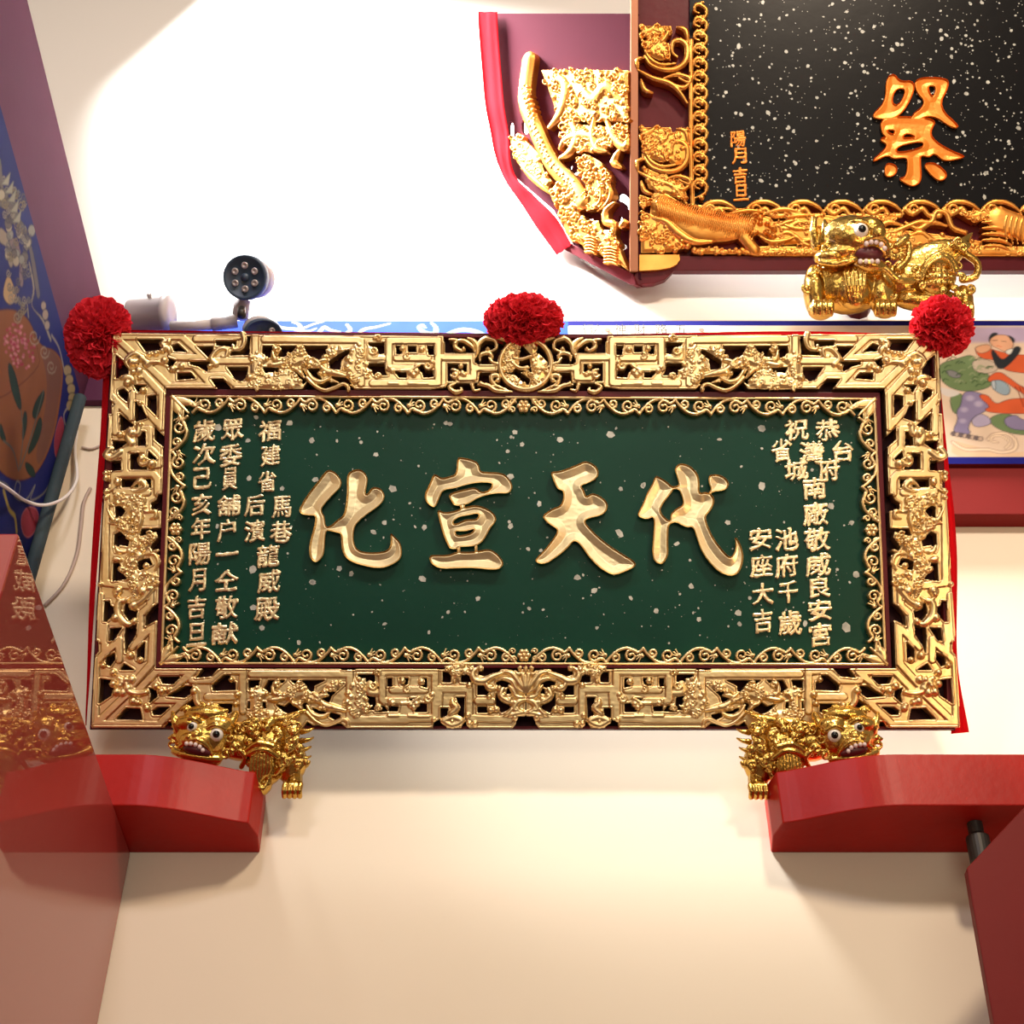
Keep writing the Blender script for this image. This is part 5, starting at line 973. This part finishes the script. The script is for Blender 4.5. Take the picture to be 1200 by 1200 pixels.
bigchar([Z6(L) for L in ([(190,-40),(330,-60),(600,-40),(540,60),(580,120),(680,180),(790,225),(770,240),(640,265),(575,200),(540,235),(478,218),(475,260),(485,400),(440,435),(400,435),(310,380),(375,370),(385,250),(365,235),(280,245),(245,215),(150,265),(135,250),(225,170),(240,140),(190,115),(200,90),(240,95),(200,60)],
 [(230,270),(290,280),(315,310),(300,360),(240,375),(218,340)], [(490,280),(560,265),(620,300),(665,350),(650,390),(600,400),(540,350)], [(230,-330),(290,-360),(330,-300),(420,-310),(440,-240),(340,-50),(190,-30),(120,-60),(230,-160)], [(430,-330),(660,-330),(680,-270),(600,-120),(760,20),(700,30),(560,-70),(430,-20),(400,-60),(520,-150),(440,-230)])],
 [Z6(L) for L in ([(295,195),(330,150),(480,120),(500,145),(470,165),(380,190)], [(345,95),(380,60),(450,90),(400,92)], [(230,40),(300,40),(280,75)], [(300,-250),(380,-250),(320,-130),(270,-150)], [(520,-270),(590,-270),(560,-180)])], 7, UP, ORCH, up_, .0018)
for i, (ch, y) in enumerate((('陽', 161), ('月', 181), ('吉', 204), ('旦', 224))): put_char(UP, ch, 868+(i-2)*1.2, y, 17, 19, ORCH, up_, .0016, .7, .006, i*3, .08, -.018)
# ---- folded side wing with an openwork dragon
fo = 38; U2 = np.array([math.cos(R(fo)), 0, 0])+UP.N*math.sin(R(fo)); U2 /= np.linalg.norm(U2)
WO = UP.O+UP.U*UP.loc((739, 318))[0]+UP.V*UP.loc((739, 318))[1]; WP = Plane(WO, U2, UP.V)
wing = empty('plaque_wing', WP.M, 'folded side wing of the black upper plaque, carved through with a gold dragon', 'plaque')
def wz(L): return Z(570, 150, 1200/190, L)
cw = Carve(WP, wz([(0, -900), (1120, 1180)]), .0021, .010, .0)
Sw = lambda L, n, a, b, hh, seed: cw.scatter(wz(L), n, a, b, hh, seed)
def Tw(L, w_, hh=.012, tp_=None): cw.tube(wz(L), w_, hh, tp_, 4)
Sw([(190, 80), (260, 60), (330, 130), (400, 200), (440, 330), (500, 400), (460, 470), (330, 360), (240, 260), (200, 160)], 50, 2, 4.4, .008, 51)
Tw([(330, -500), (300, -200), (380, 20), (450, 180), (520, 300), (620, 400), (680, 470), (720, 560)], 10, .018, lambda t: 1)
for k in range(70):
    t = k/69; x = 300+t*400; y = -300+t*820; x = float(np.interp(y, [-300, 20, 180, 300, 400, 560], [310, 380, 450, 520, 620, 700])); cw.ball(*wz([(x+22*math.sin(k*2.2), y)])[0], 3.2, .021)
Sw([(480, 480), (560, 380), (680, 400), (740, 520), (700, 640), (640, 700), (560, 640), (500, 540)], 60, 2, 4.6, .014, 52)
Sw([(560, 640), (700, 640), (760, 700), (840, 690), (860, 760), (960, 760), (1000, 900), (1060, 1060), (920, 960), (800, 920), (700, 860), (600, 780)], 80, 2, 4.6, .012, 53)
Sw([(680, 240), (760, 200), (860, 260), (900, 330), (940, 360), (930, 480), (880, 580), (780, 620), (720, 600), (760, 500), (740, 400), (700, 340)], 80, 2, 4.4, .013, 54)
for L, w_ in (([(840, 400), (870, 480), (850, 570), (760, 620)], 3), ([(890, 400), (940, 480), (910, 570), (840, 620)], 3), ([(960, 560), (900, 620), (900, 700), (960, 720), (960, 800)], 5), ([(270, 280), (340, 360), (430, 440), (500, 500)], 4), ([(560, 160), (600, 100), (700, 60), (800, 80), (830, 160)], 6), ([(620, -60), (680, 60), (640, 180), (560, 230)], 7), ([(820, -100), (800, 60), (830, 160), (900, 180)], 5), ([(900, -60), (960, 80), (1040, 150), (1060, 60)], 6), ([(1000, 170), (960, 260), (1010, 300)], 5), ([(1040, 700), (1010, 740)], 5), ([(700, -300), (800, -200), (900, -300), (1000, -200)], 9), ([(500, -400), (600, -300), (560, -100), (480, 0)], 8)): Tw(L, w_, .014, tb)
Sw([(560, 0), (700, -20), (860, 0), (1060, -20), (1060, 90), (960, 120), (860, 190), (700, 180), (600, 120)], 90, 2, 5, .012, 55)
Sw([(420, -420), (1060, -420), (1060, -40), (560, -40)], 160, 2, 5, .012, 56)
for k in range(6): Tw([(760, 820+k*22), (800, 816+k*22), (830, 830+k*22)], 1.6, .02); Tw([(900, 900+k*22), (950, 896+k*22), (990, 910+k*22)], 1.6, .02)
cw.cut; cw.S1[:] = -1
cw.build('dragon_carving', GOLDO, wing, -.02, cw.islands(lambda x, y: 0*x.astype(int)), groove=False)
del cw
WBM = mat('dark_maroon_lacquer', (.055, .010, .018), .9); WBM.node_tree.nodes['Principled BSDF'].inputs['Specular IOR Level'].default_value = .05
# backing of the wing with openings
cp = Carve(WP, wz([(0, -900), (1120, 1190)]), .003, .0, .0)
cp.plate(wz([(20, -860), (60, 40), (110, 220), (190, 350), (480, 600), (640, 880), (1070, 1110), (1130, 1110), (1130, -860)]))
for h in ([(140, -60), (180, -60), (185, 70), (140, 80)], [(240, -80), (310, -60), (290, 40), (240, 30)], [(525, 140), (575, 125), (575, 170), (550, 195)], [(585, 265), (620, 262), (615, 295), (590, 295)], [(605, 315), (650, 305), (660, 335), (630, 345)], [(865, 220), (930, 180), (990, 235), (900, 250)], [(950, 470), (1000, 470), (1075, 560), (1060, 610), (1020, 600), (1000, 540), (945, 530)], [(950, 680), (965, 625), (1010, 690), (970, 705)], [(705, 660), (770, 650), (770, 690), (735, 705)], [(955, 870), (975, 830), (1030, 870), (990, 905)]): cp.cut(wz(h), 1)
cp.build('wing_board', WBM, wing, -.035, groove=False, rough=0, zoff=-.018)
del cp
local_poly(WP, wz([(480, 790), (640, 862), (1080, 1075), (1110, 1160), (1065, 1160), (585, 905)]), -.045, -.001, 'wing_sill', MAROON, wing, .002)
cloth('red_cloth', WP, wz([(-60, -860), (-20, -300), (30, 20), (105, 325), (240, 540), (400, 780), (522, 940)]), wz([(80, -860), (120, -300), (165, 40), (200, 330), (330, 480), (500, 650), (630, 862)]), .004, CLOTH, None, 'red cloth ribbon along the slanting left edge of the black upper plaque', .006)

bm = bmesh.new(); iv = ul_.matrix_world.inverted(); tube_into(bm, [iv@hy(1015, 318, 3.40), iv@(hy(1015, 318, 3.40)+Vector((0, .19, .02)))], .05, 10); bmobj('wall_mount', bm, MAROON, ul_)
# ------------------------------------------------------------------ small signs painted on the frieze
TXT = mat('black_ink', (.03, .025, .02), .6); SEALM = mat('red_ink', (.7, .12, .08), .6)
def flat_text(ch, x, y, s_, m_):
    E, sz = glyph(ch); TC.body = ch; dg = bpy.context.evaluated_depsgraph_get(); dg.update(); me = bpy.data.meshes.new_from_object(TO.evaluated_get(dg)); me.transform(Matrix.Translation((-.5, -.38, 0)))
    c = hy(x, y-7.5, WY-.0775); k = s_*PX; o = link('lettering', me, m_, fb); o.matrix_world = Matrix.Translation(c)@Matrix.Rotation(math.pi/2, 4, 'X')@Matrix.Diagonal((k, k*1.3, 1, 1))
for ch, x, y, m_ in (('行', 689, 393, TXT), ('六', 701, 393, TXT), ('神', 727, 393, TXT), ('財', 750, 393, TXT), ('路', 775, 393, TXT), ('五', 798, 393, TXT)): flat_text(ch, x, y, 18.5, m_)
for x in (712, 822):
    bm = bmesh.new(); c = hy(x, 387, WY-.0785); lathe_into(bm, [(.010, 0), (.010, .002)], frame_at(c, (0, -1, 0)), 16); bmobj('seal_mark', bm, SEALM, fb)
bpy.data.objects.remove(TO)

# ------------------------------------------------------------------ floodlight cameras behind the plaque
def camera_unit(name, face_px, y, r, tilt, label, body_len, faces=6, sq=1.):
    c = hy(*face_px, y); zd = (Vector(-cf)*math.cos(R(tilt[1]))+Vector((1, 0, 0))*math.sin(R(tilt[0]))+Vector(cu)*math.sin(R(tilt[1]))).normalized(); M = frame_at(c, zd)
    e = empty(name, M, label, 'camera')
    bm = bmesh.new(); lathe_into(bm, [(r*.95, -.03), (r, -.02), (r, .012), (r*.93, .018), (r*.86, .008), (r*.0+.001, .006)], Matrix.Diagonal((1, sq, 1, 1)), 32); bmobj('face_ring', bm, NAVY, e, True)
    for k in range(faces):
        a = k*math.pi*2/faces+.52; bm = bmesh.new(); lathe_into(bm, [(r*.16, .004), (r*.16, .012), (r*.12, .015), (r*.05, .011), (.001, .010)], Matrix.Translation((r*.52*math.cos(a), sq*r*.52*math.sin(a), 0)), 14); bmobj('led_lamp', bm, LENS, e, True)
    bm = bmesh.new(); lathe_into(bm, [(.001, .004), (r*.2, .004), (r*.17, .014), (.001, .017)], Matrix.Identity(4), 16); bmobj('lens', bm, NAVY, e, True)
    bm = bmesh.new(); lathe_into(bm, [(r*.80, -body_len), (r*.88, -body_len*.9), (r*.9, -.031)], Matrix.Diagonal((1, sq, 1, 1)), 28); bmobj('housing', bm, PLAST, e, True)
    return e, M
e1, M1 = camera_unit('security_camera', (288, 325), 3.22, 31*PX, (-8, -6), 'white security camera with dark round face, aimed down above the left of the green plaque', .13)
iv = M1.inverted()
def part(name, pts, r, m_, e, seg=14, sm=1):
    bm = bmesh.new(); tube_into(bm, smoothpts([tuple(iv@Vector(p)) for p in pts], sm), r, seg); bmobj(name, bm, m_, e, True)
part('swivel', [hy(284, 352, 3.32), hy(281, 374, 3.36)], .028, PLAST, e1); part('hinge_screw', [hy(283, 362, 3.28), hy(283, 370, 3.28)], .014, GREY, e1)
part('arm', [hy(278, 376, 3.36), hy(248, 380, 3.36)], .024, PLAST, e1); part('arm', [hy(250, 380, 3.36), hy(200, 383, 3.37)], .019, PLAST, e1)
jb = hy(176, 368, 3.40); bm = bmesh.new(); lathe_into(bm, [(.05, -.075), (.053, -.07), (.056, .045), (.062, .047), (.062, .075), (.03, .078)], frame_at(jb, (1, -.1, -.04)), 24)
e = tag(bmobj('junction_box', bm, PLAST, None, True), 'round white junction box between the left pompom and the camera arm', 'junction box')
bm = bmesh.new(); lathe_into(bm, [(.008, 0), (.008, .012), (.004, .015)], frame_at(jb+Vector((0, -.045, .035)), (0, -1, .3)), 12); bmobj('screw', bm, PLAST, e)
camera_unit('security_camera', (308, 392), 3.30, 27*PX, (14, -14), 'second security camera with dark face, half hidden behind the plaque top edge', .16, 1, .8)

bm = bmesh.new(); tube_into(bm, [jb, Vector((jb.x-.02, 3.595, jb.z+.02))], .02, 10); bmobj('wall_mount', bm, PLAST, e, True)
e2, M2 = [o for o in bpy.data.objects if o.name == 'security_camera.001'][0], None; iv = e2.matrix_world.inverted(); c = e2.matrix_world.translation.copy()
part('arm', [c+Vector((0, .06, .03)), Vector((c.x+.03, 3.52, c.z+.08))], .018, PLAST, e2)
for o in bpy.data.objects:
    if o.parent: continue
    k = o.get('category')
    g = {'pompom': 'red tissue pompoms along the top of the green plaque', 'figurine': 'gold lion brackets under the plaques', 'cloth': 'red cloth strips around the plaques', 'camera': 'security cameras behind the green plaque', 'cable': 'cables on the wall at the left', 'beam': 'red bracket beams below the green plaque'}.get(k)
    if g: o['group'] = g
